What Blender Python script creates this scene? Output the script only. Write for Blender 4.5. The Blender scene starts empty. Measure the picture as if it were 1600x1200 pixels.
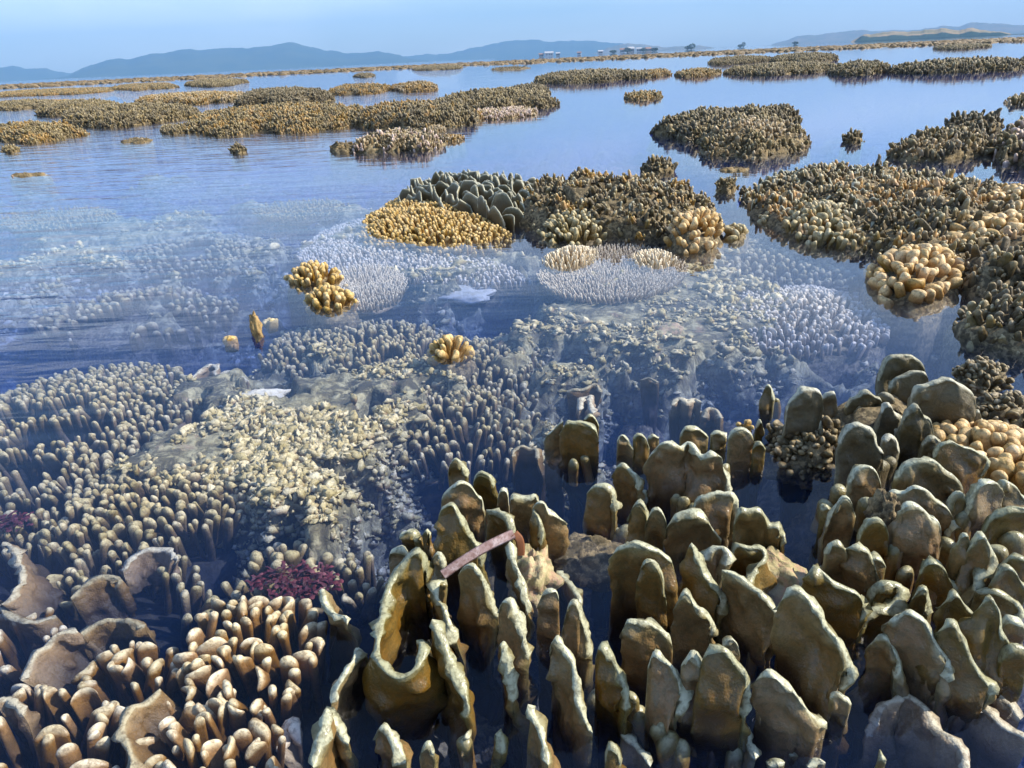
import bpy, math, random
import numpy as np

SC = bpy.context.scene
rng = np.random.default_rng(7)
random.seed(7)

# ------------------------------------------------------------------ camera
CAM_H = 0.60
FPX = 1142.0                       # focal length in photo pixels (1600 wide)
PITCH = math.atan(510.0 / FPX)
ROLL = math.atan(75.0 / 1600.0)
cp, sp, cr, sr = math.cos(PITCH), math.sin(PITCH), math.cos(ROLL), math.sin(ROLL)
FWD = np.array([0.0, cp, -sp])
_R0 = np.array([1.0, 0.0, 0.0]); _U0 = np.array([0.0, sp, cp])
RGT = cr * _R0 - sr * _U0
UPV = cr * _U0 + sr * _R0
CAM = np.array([0.0, 0.0, CAM_H])
cam_d = bpy.data.cameras.new('camera')
cam_o = bpy.data.objects.new('camera', cam_d)
SC.collection.objects.link(cam_o)
from mathutils import Matrix, Vector
cam_o.matrix_world = Matrix(((RGT[0], UPV[0], -FWD[0], 0), (RGT[1], UPV[1], -FWD[1], 0),
                             (RGT[2], UPV[2], -FWD[2], CAM_H), (0, 0, 0, 1)))
cam_d.sensor_width = 36.0
cam_d.lens = 36.0 * FPX / 1600.0
cam_d.clip_start = 0.02
cam_d.clip_end = 30000
SC.camera = cam_o

# ------------------------------------------------------------------ light
SUN_EL = math.radians(40)
SUN_AZ = math.radians(89)          # clockwise from +Y (the view direction): from the right
sun_d = bpy.data.lights.new('sun', 'SUN')
sun_d.energy = 4.7
sun_d.angle = math.radians(0.5)
sun_d.color = (1.0, 0.925, 0.80)
sun_o = bpy.data.objects.new('sun', sun_d)
SC.collection.objects.link(sun_o)
tosun = Vector((math.sin(SUN_AZ) * math.cos(SUN_EL), math.cos(SUN_AZ) * math.cos(SUN_EL), math.sin(SUN_EL)))
sun_o.rotation_euler = tosun.to_track_quat('Z', 'Y').to_euler()

world = bpy.data.worlds.new('World')
SC.world = world
world.use_nodes = True
wn, wl = world.node_tree.nodes, world.node_tree.links
wn.clear()
w_out = wn.new('ShaderNodeOutputWorld')
w_bg = wn.new('ShaderNodeBackground')
w_sky = wn.new('ShaderNodeTexSky')
w_sky.sky_type = 'NISHITA'
w_sky.sun_disc = False
w_sky.sun_elevation = SUN_EL
w_sky.sun_rotation = SUN_AZ
w_sky.air_density = 1.0
w_sky.dust_density = 0.6
w_sky.ozone_density = 2.0
# thin cloud; a brighter band above the view is added to whiten the water
w_tc = wn.new('ShaderNodeTexCoord')
w_map = wn.new('ShaderNodeMapping')
w_map.inputs['Scale'].default_value = (1.0, 1.0, 3.5)
w_no = wn.new('ShaderNodeTexNoise')
w_no.inputs['Scale'].default_value = 2.6
w_no.inputs['Detail'].default_value = 7
w_no.inputs['Roughness'].default_value = 0.58
w_no.inputs['Distortion'].default_value = 0.4
w_rm = wn.new('ShaderNodeMapRange')
w_rm.inputs['From Min'].default_value = 0.40
w_rm.inputs['From Max'].default_value = 0.72
w_rm.inputs['To Max'].default_value = 0.85
w_mx = wn.new('ShaderNodeMix'); w_mx.data_type = 'RGBA'
w_mx.inputs[7].default_value = (8.6, 9.0, 9.6, 1)
wl.new(w_tc.outputs['Generated'], w_map.inputs['Vector'])
wl.new(w_map.outputs['Vector'], w_no.inputs['Vector'])
wl.new(w_no.outputs['Fac'], w_rm.inputs['Value'])
w_sep = wn.new('ShaderNodeSeparateXYZ'); wl.new(w_tc.outputs['Generated'], w_sep.inputs[0])
w_el = wn.new('ShaderNodeMapRange'); w_el.inputs['From Min'].default_value = 0.03; w_el.inputs['From Max'].default_value = 0.20
w_el.inputs['To Min'].default_value = 0.45; w_el.inputs['To Max'].default_value = 1.0
wl.new(w_sep.outputs['Z'], w_el.inputs['Value'])
w_mu = wn.new('ShaderNodeMath'); w_mu.operation = 'MULTIPLY'
w_e2 = wn.new('ShaderNodeMapRange'); w_e2.inputs['From Min'].default_value = 0.20; w_e2.inputs['From Max'].default_value = 0.34
w_e2.inputs['To Min'].default_value = 1.0; w_e2.inputs['To Max'].default_value = 0.15
wl.new(w_sep.outputs['Z'], w_e2.inputs['Value'])
w_m2 = wn.new('ShaderNodeMath'); w_m2.operation = 'MULTIPLY'
wl.new(w_rm.outputs['Result'], w_m2.inputs[0]); wl.new(w_e2.outputs['Result'], w_m2.inputs[1])
wl.new(w_m2.outputs[0], w_mu.inputs[0]); wl.new(w_el.outputs['Result'], w_mu.inputs[1])
wl.new(w_mu.outputs[0], w_mx.inputs[0])
w_tint = wn.new('ShaderNodeMix'); w_tint.data_type = 'RGBA'; w_tint.blend_type = 'MULTIPLY'; w_tint.inputs[0].default_value = 1.0
w_tint.inputs[7].default_value = (0.97, 1.03, 1.12, 1)
wl.new(w_sky.outputs['Color'], w_tint.inputs[6])
wl.new(w_tint.outputs[2], w_mx.inputs[6])
wl.new(w_mx.outputs[2], w_bg.inputs['Color'])
w_bg.inputs['Strength'].default_value = 0.13
wl.new(w_bg.outputs['Background'], w_out.inputs['Surface'])

SC.view_settings.view_transform = 'Standard'
SC.view_settings.look = 'None'
SC.view_settings.gamma = 1.0
SC.view_settings.exposure = 0.72
SC.render.engine = 'CYCLES'
cy = SC.cycles
cy.use_denoising = True
try:
    cy.denoiser = 'OPENIMAGEDENOISE'
    cy.denoising_input_passes = 'RGB_ALBEDO_NORMAL'
except Exception:
    pass
cy.max_bounces = 6
cy.diffuse_bounces = 2
cy.glossy_bounces = 2
cy.transmission_bounces = 2
cy.transparent_max_bounces = 12
cy.volume_bounces = 0
cy.use_adaptive_sampling = True
cy.adaptive_threshold = 0.02

# ------------------------------------------------------------------ maths helpers
def at(px, py, z=0.0):
    """world point on the level z that the photo shows at pixel (px, py)"""
    px = np.asarray(px, float); py = np.asarray(py, float)
    d = FWD + ((px - 800.0) / FPX)[..., None] * RGT + ((600.0 - py) / FPX)[..., None] * UPV
    t = (np.asarray(z, float) - CAM_H) / np.minimum(d[..., 2], -1e-5)
    return CAM + d * t[..., None]

def proj(p):
    d = np.asarray(p, float) - CAM
    w = d @ FWD
    return 800 + FPX * (d @ RGT) / w, 600 - FPX * (d @ UPV) / w

def stand(px, ytop, ybase):
    """foot on the water and height of an upright thing seen from ybase up to ytop at px"""
    bx = float(px); h = 0.0
    for _ in range(6):
        b = at(bx, ybase)
        lo, hi = 0.0, CAM_H * 0.95
        for _ in range(30):
            m = (lo + hi) / 2
            if proj(b + [0, 0, m])[1] > ytop: lo = m
            else: hi = m
        h = lo
        bx += px - proj(b + [0, 0, h])[0]
    return at(bx, ybase), h

def dist_at(px, py, D, up=0.0):
    """point at ground distance D in the direction of pixel px (horizon objects), height so that it shows at py"""
    d = FWD + (px - 800.0) / FPX * RGT + (600.0 - py) / FPX * UPV
    t = D / math.hypot(d[0], d[1])
    return CAM + d * t

def _hash(ix, iy, iz, seed):
    h = (ix * 374761393 + iy * 668265263 + iz * 2147483647 + seed * 974634777) & 0xFFFFFFFF
    h = ((h ^ (h >> 13)) * 1274126177) & 0xFFFFFFFF
    h = ((h ^ (h >> 16)) * 2246822519) & 0xFFFFFFFF
    return ((h ^ (h >> 15)) & 0xFFFFFF) / float(0xFFFFFF)

def vnoise(p, seed=0):
    p = np.asarray(p, float)
    i = np.floor(p).astype(np.int64); f = p - i
    f = f * f * f * (f * (f * 6 - 15) + 10)
    r = 0
    for dx in (0, 1):
        wx = f[..., 0] if dx else 1 - f[..., 0]
        for dy in (0, 1):
            wy = f[..., 1] if dy else 1 - f[..., 1]
            for dz in (0, 1):
                wz = f[..., 2] if dz else 1 - f[..., 2]
                r = r + wx * wy * wz * _hash(i[..., 0] + dx, i[..., 1] + dy, i[..., 2] + dz, seed)
    return r * 2 - 1

def fbm(p, octaves=4, seed=0, rough=0.5):
    a, s, r = 1.0, 0.0, 0
    p = np.asarray(p, float).copy()
    for o in range(octaves):
        r = r + a * vnoise(p, seed + o * 17); s += a
        a *= rough; p = p * 2.03 + 11.3
    return r / s

def sstep(a, b, x):
    t = np.clip((x - a) / (b - a), 0, 1)
    return t * t * (3 - 2 * t)

# ------------------------------------------------------------------ mesh helpers
def mesh(name, V, F, attrs=None, mat=None, smooth=True):
    """V (n,3); F list of index arrays, each (m,3) or (m,4)"""
    me = bpy.data.meshes.new(name)
    V = np.ascontiguousarray(V, np.float32)
    if not isinstance(F, list): F = [F]
    F = [f for f in F if len(f)]
    loops = np.concatenate([f.ravel() for f in F]).astype(np.int32)
    tot = np.concatenate([np.full(len(f), f.shape[1]) for f in F]).astype(np.int32)
    start = np.concatenate([[0], np.cumsum(tot)[:-1]]).astype(np.int32)
    me.vertices.add(len(V)); me.vertices.foreach_set('co', V.ravel())
    me.loops.add(len(loops)); me.loops.foreach_set('vertex_index', loops)
    me.polygons.add(len(tot)); me.polygons.foreach_set('loop_start', start)
    me.polygons.foreach_set('loop_total', tot)
    me.polygons.foreach_set('use_smooth', np.full(len(tot), bool(smooth)))
    for k, a in (attrs or {}).items():
        at_ = me.attributes.new(k, 'FLOAT', 'POINT')
        at_.data.foreach_set('value', np.ascontiguousarray(a, np.float32))
    if mat: me.materials.append(mat)
    me.update(calc_edges=True)
    return me

def link(name, me, parent=None, loc=None):
    o = bpy.data.objects.new(name, me)
    SC.collection.objects.link(o)
    if parent is not None: o.parent = parent
    if loc is not None: o.location = loc
    return o

def thing(name, label, cat, loc=(0, 0, 0), group=None):
    o = bpy.data.objects.new(name, None)
    SC.collection.objects.link(o)
    o.empty_display_size = 0.05
    o.location = loc
    o['label'] = label; o['category'] = cat
    if group: o['group'] = group
    return o

def tag(o, label=None, cat=None, group=None, kind=None):
    if label: o['label'] = label
    if cat: o['category'] = cat
    if group: o['group'] = group
    if kind: o['kind'] = kind
    return o

def part(name, root, V, F, attrs, mat, smooth=True):
    """a part built in world coordinates, stored relative to its thing"""
    V = np.asarray(V) - np.array(root.location)
    return link(name, mesh(name, V, F, attrs, mat, smooth), root)

def grid_faces(nu, nv, wrap_u=False, off=0):
    """quads of a (nu, nv) vertex grid, v fastest"""
    iu = np.arange(nu if wrap_u else nu - 1)[:, None]; iv = np.arange(nv - 1)[None, :]
    a = iu * nv + iv; b = ((iu + 1) % nu) * nv + iv
    return np.stack([a, b, b + 1, a + 1], -1).reshape(-1, 4) + off

# ------------------------------------------------------------------ materials
def nodes_of(name):
    m = bpy.data.materials.new(name); m.use_nodes = True
    nt = m.node_tree; nt.nodes.clear()
    return m, nt.nodes, nt.links

def mixc(n, l, fac, a, b):
    x = n.new('ShaderNodeMix'); x.data_type = 'RGBA'
    for s, v in ((0, fac), (6, a), (7, b)):
        if isinstance(v, (tuple, list)): x.inputs[s].default_value = (*v[:3], 1)
        elif isinstance(v, (int, float)): x.inputs[s].default_value = v
        else: l.new(v, x.inputs[s])
    return x.outputs[2]

def ramp01(n, l, v, lo, hi, tmax=1.0):
    r = n.new('ShaderNodeMapRange'); r.interpolation_type = 'SMOOTHSTEP'
    r.inputs['From Min'].default_value = lo; r.inputs['From Max'].default_value = hi
    r.inputs['To Max'].default_value = tmax
    l.new(v, r.inputs['Value'])
    return r.outputs['Result']

def noise(n, l, vec, scale, detail=4, rough=0.55, dist=0.0):
    t = n.new('ShaderNodeTexNoise')
    t.inputs['Scale'].default_value = scale; t.inputs['Detail'].default_value = detail
    t.inputs['Roughness'].default_value = rough; t.inputs['Distortion'].default_value = dist
    l.new(vec, t.inputs['Vector'])
    return t

def attr(n, name):
    a = n.new('ShaderNodeAttribute'); a.attribute_name = name
    return a.outputs['Fac']

def coral_mat(name, body, low, tip, tip_lo=0.45, tip_hi=0.95, scale=1.0, rough=0.5, stain=(0.10, 0.085, 0.05),
              stain_amt=0.5, bump=0.35, spec=0.35, blo=0.0, bhi=0.5):
    """living coral: darker root with gap shade painted in, pale growing tip, blotches and polyp grain"""
    m, n, l = nodes_of(name)
    out = n.new('ShaderNodeOutputMaterial'); b = n.new('ShaderNodeBsdfPrincipled')
    geo = n.new('ShaderNodeNewGeometry'); pos = geo.outputs['Position']
    t = attr(n, 'tip'); r = attr(n, 'rnd')
    n1 = noise(n, l, pos, 38 * scale, 4)
    n2 = noise(n, l, pos, 190 * scale, 3, 0.6)
    n3 = noise(n, l, pos, 9 * scale, 3)
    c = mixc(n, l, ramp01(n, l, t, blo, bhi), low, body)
    c = mixc(n, l, ramp01(n, l, n1.outputs['Fac'], 0.46, 0.64, stain_amt), c, stain)
    c = mixc(n, l, ramp01(n, l, n3.outputs['Fac'], 0.45, 0.75, 0.5), c, tuple(0.88 * x + 0.12 * y for x, y in zip(body, tip)))
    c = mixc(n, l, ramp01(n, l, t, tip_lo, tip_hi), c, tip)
    c = mixc(n, l, ramp01(n, l, n2.outputs['Fac'], 0.45, 0.64, 0.55), c, tuple(0.45 * x for x in body))
    vo = n.new('ShaderNodeTexVoronoi'); vo.inputs['Scale'].default_value = 420 * scale; l.new(pos, vo.inputs['Vector'])
    c = mixc(n, l, ramp01(n, l, vo.outputs['Distance'], 0.30, 0.05, 0.28), c, tuple(min(1, 1.5 * x + 0.05) for x in body))
    c = mixc(n, l, attr(n, 'root'), c, tuple(0.16 * x + 0.004 for x in low))  # gloom between blades and under water, painted as a near-black lower part
    hv = n.new('ShaderNodeHueSaturation')
    va = n.new('ShaderNodeMath'); va.operation = 'MULTIPLY_ADD'
    l.new(r, va.inputs[0]); va.inputs[1].default_value = 0.55; va.inputs[2].default_value = 0.72
    l.new(va.outputs[0], hv.inputs['Value'])
    vs = n.new('ShaderNodeMath'); vs.operation = 'MULTIPLY_ADD'
    l.new(r, vs.inputs[0]); vs.inputs[1].default_value = -0.3; vs.inputs[2].default_value = 1.15
    l.new(vs.outputs[0], hv.inputs['Saturation'])
    l.new(c, hv.inputs['Color'])
    l.new(hv.outputs['Color'], b.inputs['Base Color'])
    b.inputs['Roughness'].default_value = rough
    b.inputs['Specular IOR Level'].default_value = spec
    bm = n.new('ShaderNodeBump'); bm.inputs['Strength'].default_value = bump; bm.inputs['Distance'].default_value = 0.0028 / scale
    ad = n.new('ShaderNodeMath'); ad.operation = 'ADD'
    l.new(n1.outputs['Fac'], ad.inputs[0]); l.new(n2.outputs['Fac'], ad.inputs[1])
    ad2 = n.new('ShaderNodeMath'); ad2.operation = 'MULTIPLY_ADD'; l.new(vo.outputs['Distance'], ad2.inputs[0]); ad2.inputs[1].default_value = -0.35; l.new(ad.outputs[0], ad2.inputs[2]); ad = ad2
    l.new(ad.outputs[0], bm.inputs['Height'])
    l.new(bm.outputs['Normal'], b.inputs['Normal'])
    l.new(b.outputs['BSDF'], out.inputs['Surface'])
    return m

def rock_mat(name, cols, scale=1.0, rough=0.8, bump=0.7, bdist=0.006):
    """encrusted dead reef rock: several blotched colours"""
    m, n, l = nodes_of(name)
    out = n.new('ShaderNodeOutputMaterial'); b = n.new('ShaderNodeBsdfPrincipled')
    geo = n.new('ShaderNodeNewGeometry'); pos = geo.outputs['Position']
    c = None
    for i, col in enumerate(cols):
        if c is None:
            c = col if i else None
            first = col
            if c is None: c = first
            continue
        mp = n.new('ShaderNodeVectorMath'); mp.operation = 'ADD'
        l.new(pos, mp.inputs[0]); mp.inputs[1].default_value = (i * 3.7, i * 1.9, i * 5.1)
        t = noise(n, l, mp.outputs[0], (14, 22, 45, 80)[i % 4] * scale, 5, 0.62, 0.3)
        c = mixc(n, l, ramp01(n, l, t.outputs['Fac'], 0.46, 0.62, 0.9), c, col)
    g = noise(n, l, pos, 160 * scale, 4, 0.65)
    c = mixc(n, l, ramp01(n, l, g.outputs['Fac'], 0.5, 0.72, 0.45), c, tuple(0.35 * x for x in cols[0]))
    l.new(c, b.inputs['Base Color'])
    b.inputs['Roughness'].default_value = rough
    b.inputs['Specular IOR Level'].default_value = 0.3
    bm = n.new('ShaderNodeBump'); bm.inputs['Strength'].default_value = bump; bm.inputs['Distance'].default_value = bdist / scale
    g2 = noise(n, l, pos, 60 * scale, 5, 0.68)
    l.new(g2.outputs['Fac'], bm.inputs['Height'])
    l.new(bm.outputs['Normal'], b.inputs['Normal'])
    l.new(b.outputs['BSDF'], out.inputs['Surface'])
    return m

M = {}
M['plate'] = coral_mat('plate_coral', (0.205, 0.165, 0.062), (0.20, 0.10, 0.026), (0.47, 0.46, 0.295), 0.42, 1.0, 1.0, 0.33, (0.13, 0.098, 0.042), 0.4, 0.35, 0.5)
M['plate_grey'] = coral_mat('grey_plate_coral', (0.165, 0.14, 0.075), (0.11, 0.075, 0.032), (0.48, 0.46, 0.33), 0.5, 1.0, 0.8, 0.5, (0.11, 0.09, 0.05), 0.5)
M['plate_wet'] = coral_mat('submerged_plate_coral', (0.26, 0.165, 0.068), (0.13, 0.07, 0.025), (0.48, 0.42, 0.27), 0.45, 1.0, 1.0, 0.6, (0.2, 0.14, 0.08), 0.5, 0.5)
M['finger_pale'] = coral_mat('pale_tipped_finger_coral', (0.27, 0.135, 0.036), (0.04, 0.022, 0.008), (0.76, 0.67, 0.43), 0.89, 1.03, 1.0, 0.4, (0.3, 0.16, 0.05), 0.35, 0.3, blo=0.62, bhi=1.0)  # near-black lower body paints in the shade between fingers
M['finger_blue'] = coral_mat('submerged_finger_coral', (0.26, 0.17, 0.062), (0.03, 0.022, 0.012), (0.64, 0.52, 0.25), 0.84, 1.03, 1.0, 0.6, (0.2, 0.13, 0.08), 0.5, 0.5, blo=0.62, bhi=1.0)  # shade of the gaps is put into the dark lower body colour
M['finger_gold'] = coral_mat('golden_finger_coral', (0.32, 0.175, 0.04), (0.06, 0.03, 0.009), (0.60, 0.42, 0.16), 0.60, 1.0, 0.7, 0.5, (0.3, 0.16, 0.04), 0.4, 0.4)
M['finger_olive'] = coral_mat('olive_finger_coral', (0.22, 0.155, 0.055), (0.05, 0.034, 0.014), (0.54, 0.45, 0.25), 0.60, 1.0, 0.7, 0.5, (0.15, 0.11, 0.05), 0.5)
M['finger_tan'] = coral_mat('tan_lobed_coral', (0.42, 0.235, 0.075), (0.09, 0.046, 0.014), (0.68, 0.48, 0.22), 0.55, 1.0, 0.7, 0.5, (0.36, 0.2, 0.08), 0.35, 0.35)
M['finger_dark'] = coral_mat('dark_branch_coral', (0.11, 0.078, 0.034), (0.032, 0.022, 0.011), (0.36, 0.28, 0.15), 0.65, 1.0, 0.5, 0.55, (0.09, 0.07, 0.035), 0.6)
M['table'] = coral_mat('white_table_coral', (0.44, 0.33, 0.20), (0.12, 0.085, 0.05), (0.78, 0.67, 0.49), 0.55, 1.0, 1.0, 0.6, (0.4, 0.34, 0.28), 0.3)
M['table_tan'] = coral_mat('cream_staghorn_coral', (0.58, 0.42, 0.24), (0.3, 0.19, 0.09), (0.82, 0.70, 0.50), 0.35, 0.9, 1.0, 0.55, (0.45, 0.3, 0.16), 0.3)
M['rock'] = rock_mat('reef_rock', [(0.10, 0.078, 0.042), (0.24, 0.18, 0.095), (0.055, 0.042, 0.028), (0.34, 0.26, 0.14)])
M['rock_shade'] = rock_mat('shaded_reef_rock', [(0.035, 0.030, 0.022), (0.07, 0.055, 0.032), (0.02, 0.018, 0.016)])  # rock colour darkened to paint the shade in the gaps below submerged fingers
M['rock_far'] = rock_mat('far_reef_rock', [(0.13, 0.095, 0.045), (0.26, 0.18, 0.08), (0.06, 0.05, 0.03), (0.33, 0.25, 0.13)], 0.25, 0.85, 0.8, 0.01)
M['rubble'] = rock_mat('algae_covered_rubble', [(0.40, 0.34, 0.17), (0.58, 0.50, 0.29), (0.20, 0.17, 0.09), (0.46, 0.30, 0.19)], 1.0)
M['white_rock'] = rock_mat('bleached_coral', [(0.66, 0.60, 0.46), (0.74, 0.68, 0.54), (0.5, 0.44, 0.3)], 1.2, 0.7, 0.5, 0.003)

# ------------------------------------------------------------------ setting: haze, sea bed, water
FAR = 3600.0
def box_mesh(x0, x1, y0, y1, z0, z1):
    V = np.array([[x, y, z] for x in (x0, x1) for y in (y0, y1) for z in (z0, z1)], float)
    F = np.array([[0, 1, 3, 2], [4, 6, 7, 5], [0, 4, 5, 1], [2, 3, 7, 6], [0, 2, 6, 4], [1, 5, 7, 3]])
    return V, F

hm, n, l = nodes_of('haze')
out = n.new('ShaderNodeOutputMaterial'); pv = n.new('ShaderNodeVolumePrincipled')
pv.inputs['Color'].default_value = (0.31, 0.60, 1.0, 1)
pv.inputs['Density'].default_value = 0.00045
pv.inputs['Anisotropy'].default_value = 0.0
l.new(pv.outputs['Volume'], out.inputs['Volume'])
hm.cycles.homogeneous_volume = True
V, F = box_mesh(-FAR - 200, FAR + 200, -FAR - 200, FAR + 200, -3.0, 190)
haze = link('haze', mesh('haze', V, F, None, hm, False)); tag(haze, kind='stuff')

# sea bed, fine near the camera and coarse towards the horizon
BED = [  # raised or sunken patches: photo pixel, level, radius
    (420, 770, 0.19, 0.13), (520, 720, 0.20, 0.14), (340, 690, 0.13, 0.12), (500, 600, 0.18, 0.13), (330, 645, 0.13, 0.10),
    (620, 640, 0.10, 0.12), (250, 800, 0.10, 0.12), (760, 640, 0.12, 0.18), (900, 560, 0.16, 0.22), (1050, 540, 0.17, 0.25),
    (1200, 560, 0.12, 0.22), (700, 450, 0.20, 0.22), (1000, 500, 0.2, 0.2), (880, 740, 0.12, 0.10), (930, 880, 0.09, 0.06),
    (450, 905, 0.13, 0.08), (160, 860, 0.08, 0.12), (560, 850, 0.15, 0.08),
    (700, 350, 0.11, 0.6), (300, 380, 0.13, 0.8), (1300, 420, 0.18, 0.5), (200, 480, 0.08, 0.4), (100, 330, 0.11, 0.9), (60, 430, 0.10, 0.3), (250, 520, 0.10, 0.2),
    (1240, 830, -0.12, 0.08), (1210, 740, -0.10, 0.08), (1230, 640, -0.08, 0.10), (540, 555, -0.06, 0.10), (430, 530, -0.10, 0.15),
    (80, 520, -0.10, 0.30), (620, 690, -0.04, 0.05), (720, 980, -0.12, 0.15), (560, 1080, -0.12, 0.12), (230, 930, -0.08, 0.08),
    (1400, 1120, -0.05, 0.2), (820, 500, -0.10, 0.15),
]
def bed_z(X, Y):
    P = np.stack([X, Y, np.zeros_like(X)], -1)
    R = np.hypot(X, Y)
    z = -0.33 + 0.06 * sstep(1.5, 2.8, R) + 0.10 * fbm(P * 1.7, 3, 3)
    for px, py, dz, rad in BED:
        c = at(px, py, -0.12)
        z = z + dz * np.exp(-((X - c[0]) ** 2 + (Y - c[1]) ** 2) / (2 * rad * rad))
    W = P + 0.03 * np.stack([fbm(P * 9, 2, 61), fbm(P * 9, 2, 62), 0 * X], -1)
    n1 = fbm(W * 8.0, 4, 21); n2 = fbm(W * 24.0, 3, 31); n3 = fbm(P * 70.0, 2, 41)
    near = np.exp(-R / 6.0)
    z = z + 0.10 * sstep(-0.3, 0.4, n1) - 0.04
    pits = sstep(0.05, 0.35, fbm(W * 13.0, 3, 71))
    z = z + near * (0.030 * (1 - np.abs(n2) * 2) + 0.020 * n3 - 0.10 * pits) + (1 - near) * 0.1 * fbm(P * 0.9, 3, 51)
    return np.minimum(z, -0.03 - 0.01 * (n2 + 1))

rs = np.concatenate([[0.02, 0.2], np.exp(np.arange(math.log(0.34), math.log(7.0), 0.0065)), np.exp(np.linspace(math.log(7.1), math.log(FAR), 95))])
th = np.concatenate([np.linspace(-180, -52, 14)[:-1], np.linspace(-52, 52, 340), np.linspace(52, 180, 14)[1:-1]])
TH, RS = np.meshgrid(np.radians(th), rs, indexing='ij')
X, Y = np.sin(TH) * RS, np.cos(TH) * RS
Z = bed_z(X, Y)
V = np.stack([X, Y, Z], -1).reshape(-1, 3)
bedm, n, l = nodes_of('sea_bed')
out = n.new('ShaderNodeOutputMaterial'); b = n.new('ShaderNodeBsdfPrincipled')
geo = n.new('ShaderNodeNewGeometry'); pos = geo.outputs['Position']
c1 = noise(n, l, pos, 5.0, 5, 0.6, 0.5); c2 = noise(n, l, pos, 34, 6, 0.68, 0.6); c3 = noise(n, l, pos, 13, 4, 0.6); c4 = noise(n, l, pos, 150, 4, 0.65)
c = mixc(n, l, ramp01(n, l, c1.outputs['Fac'], 0.38, 0.62), (0.085, 0.075, 0.045), (0.30, 0.25, 0.12))
c = mixc(n, l, ramp01(n, l, c2.outputs['Fac'], 0.46, 0.64), c, (0.50, 0.43, 0.23))
c = mixc(n, l, ramp01(n, l, c3.outputs['Fac'], 0.60, 0.74, 0.6), c, (0.40, 0.22, 0.14))
c = mixc(n, l, ramp01(n, l, c2.outputs['Fac'], 0.50, 0.36, 0.8), c, (0.09, 0.075, 0.045))
c = mixc(n, l, ramp01(n, l, c4.outputs['Fac'], 0.5, 0.7, 0.55), c, (0.10, 0.085, 0.045))
l.new(c, b.inputs['Base Color']); b.inputs['Roughness'].default_value = 0.9
bm = n.new('ShaderNodeBump'); bm.inputs['Strength'].default_value = 0.8; bm.inputs['Distance'].default_value = 0.012
l.new(c2.outputs['Fac'], bm.inputs['Height']); l.new(bm.outputs['Normal'], b.inputs['Normal'])
l.new(b.outputs['BSDF'], out.inputs['Surface'])
F = grid_faces(len(th), len(rs), wrap_u=True)
bed = link('sea_bed', mesh('sea_bed', V, F, None, bedm)); tag(bed, kind='structure')

# water: one thin level surface with absorbing water below it
wm, n, l = nodes_of('sea_water')
out = n.new('ShaderNodeOutputMaterial')
geo = n.new('ShaderNodeNewGeometry'); pos = geo.outputs['Position']
def wmap(sc, rot=0.0):
    mp = n.new('ShaderNodeMapping'); mp.inputs['Scale'].default_value = sc; mp.inputs['Rotation'].default_value = (0, 0, rot)
    l.new(pos, mp.inputs['Vector']); return mp.outputs['Vector']
r1 = noise(n, l, wmap((1.6, 7.0, 1), 0.10), 1.0, 3, 0.5, 0.3)
r2 = noise(n, l, wmap((5.5, 22.0, 1), -0.06), 1.0, 2, 0.5, 0.4)
r3 = noise(n, l, wmap((0.35, 0.5, 1)), 1.0, 2)
sx = n.new('ShaderNodeSeparateXYZ'); l.new(pos, sx.inputs[0])
wind = n.new('ShaderNodeMath'); wind.operation = 'MULTIPLY_ADD'
l.new(sx.outputs['X'], wind.inputs[0]); wind.inputs[1].default_value = -0.16; l.new(r3.outputs['Fac'], wind.inputs[2])
wf = ramp01(n, l, wind.outputs[0], 0.42, 0.95)
sm = n.new('ShaderNodeMath'); sm.operation = 'MULTIPLY_ADD'
l.new(r2.outputs['Fac'], sm.inputs[0]); sm.inputs[1].default_value = 0.22; l.new(r1.outputs['Fac'], sm.inputs[2])
am = n.new('ShaderNodeMath'); am.operation = 'MULTIPLY_ADD'
l.new(wf, am.inputs[0]); am.inputs[1].default_value = 1.5; am.inputs[2].default_value = 0.16
hh = n.new('ShaderNodeMath'); hh.operation = 'MULTIPLY'
l.new(sm.outputs[0], hh.inputs[0]); l.new(am.outputs[0], hh.inputs[1])
bm = n.new('ShaderNodeBump'); bm.inputs['Strength'].default_value = 1.0; bm.inputs['Distance'].default_value = 0.0075
l.new(hh.outputs[0], bm.inputs['Height'])
fw = n.new('ShaderNodeLayerWeight'); fw.inputs['Blend'].default_value = 0.5; l.new(bm.outputs['Normal'], fw.inputs['Normal'])
fp = n.new('ShaderNodeMath'); fp.operation = 'POWER'; l.new(fw.outputs['Facing'], fp.inputs[0]); fp.inputs[1].default_value = 5.0
fr = n.new('ShaderNodeMath'); fr.operation = 'MULTIPLY_ADD'; l.new(fp.outputs[0], fr.inputs[0]); fr.inputs[1].default_value = 0.98; fr.inputs[2].default_value = 0.02
tr = n.new('ShaderNodeBsdfTransparent'); gl = n.new('ShaderNodeBsdfGlossy')
gl.inputs['Roughness'].default_value = 0.015; gl.inputs['Color'].default_value = (1, 1, 1, 1)
l.new(bm.outputs['Normal'], gl.inputs['Normal'])
mx = n.new('ShaderNodeMixShader'); l.new(fr.outputs[0], mx.inputs[0]); l.new(tr.outputs[0], mx.inputs[1]); l.new(gl.outputs[0], mx.inputs[2])
l.new(mx.outputs[0], out.inputs['Surface'])
va = n.new('ShaderNodeVolumeAbsorption'); va.inputs['Color'].default_value = (0.06, 0.32, 0.94, 1); va.inputs['Density'].default_value = 2.8
vs = n.new('ShaderNodeVolumeScatter'); vs.inputs['Color'].default_value = (0.03, 0.27, 1.0, 1); vs.inputs['Density'].default_value = 0.30
vs.inputs['Anisotropy'].default_value = 0.0
av = n.new('ShaderNodeAddShader'); l.new(va.outputs[0], av.inputs[0]); l.new(vs.outputs[0], av.inputs[1])
l.new(av.outputs[0], out.inputs['Volume'])
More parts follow.
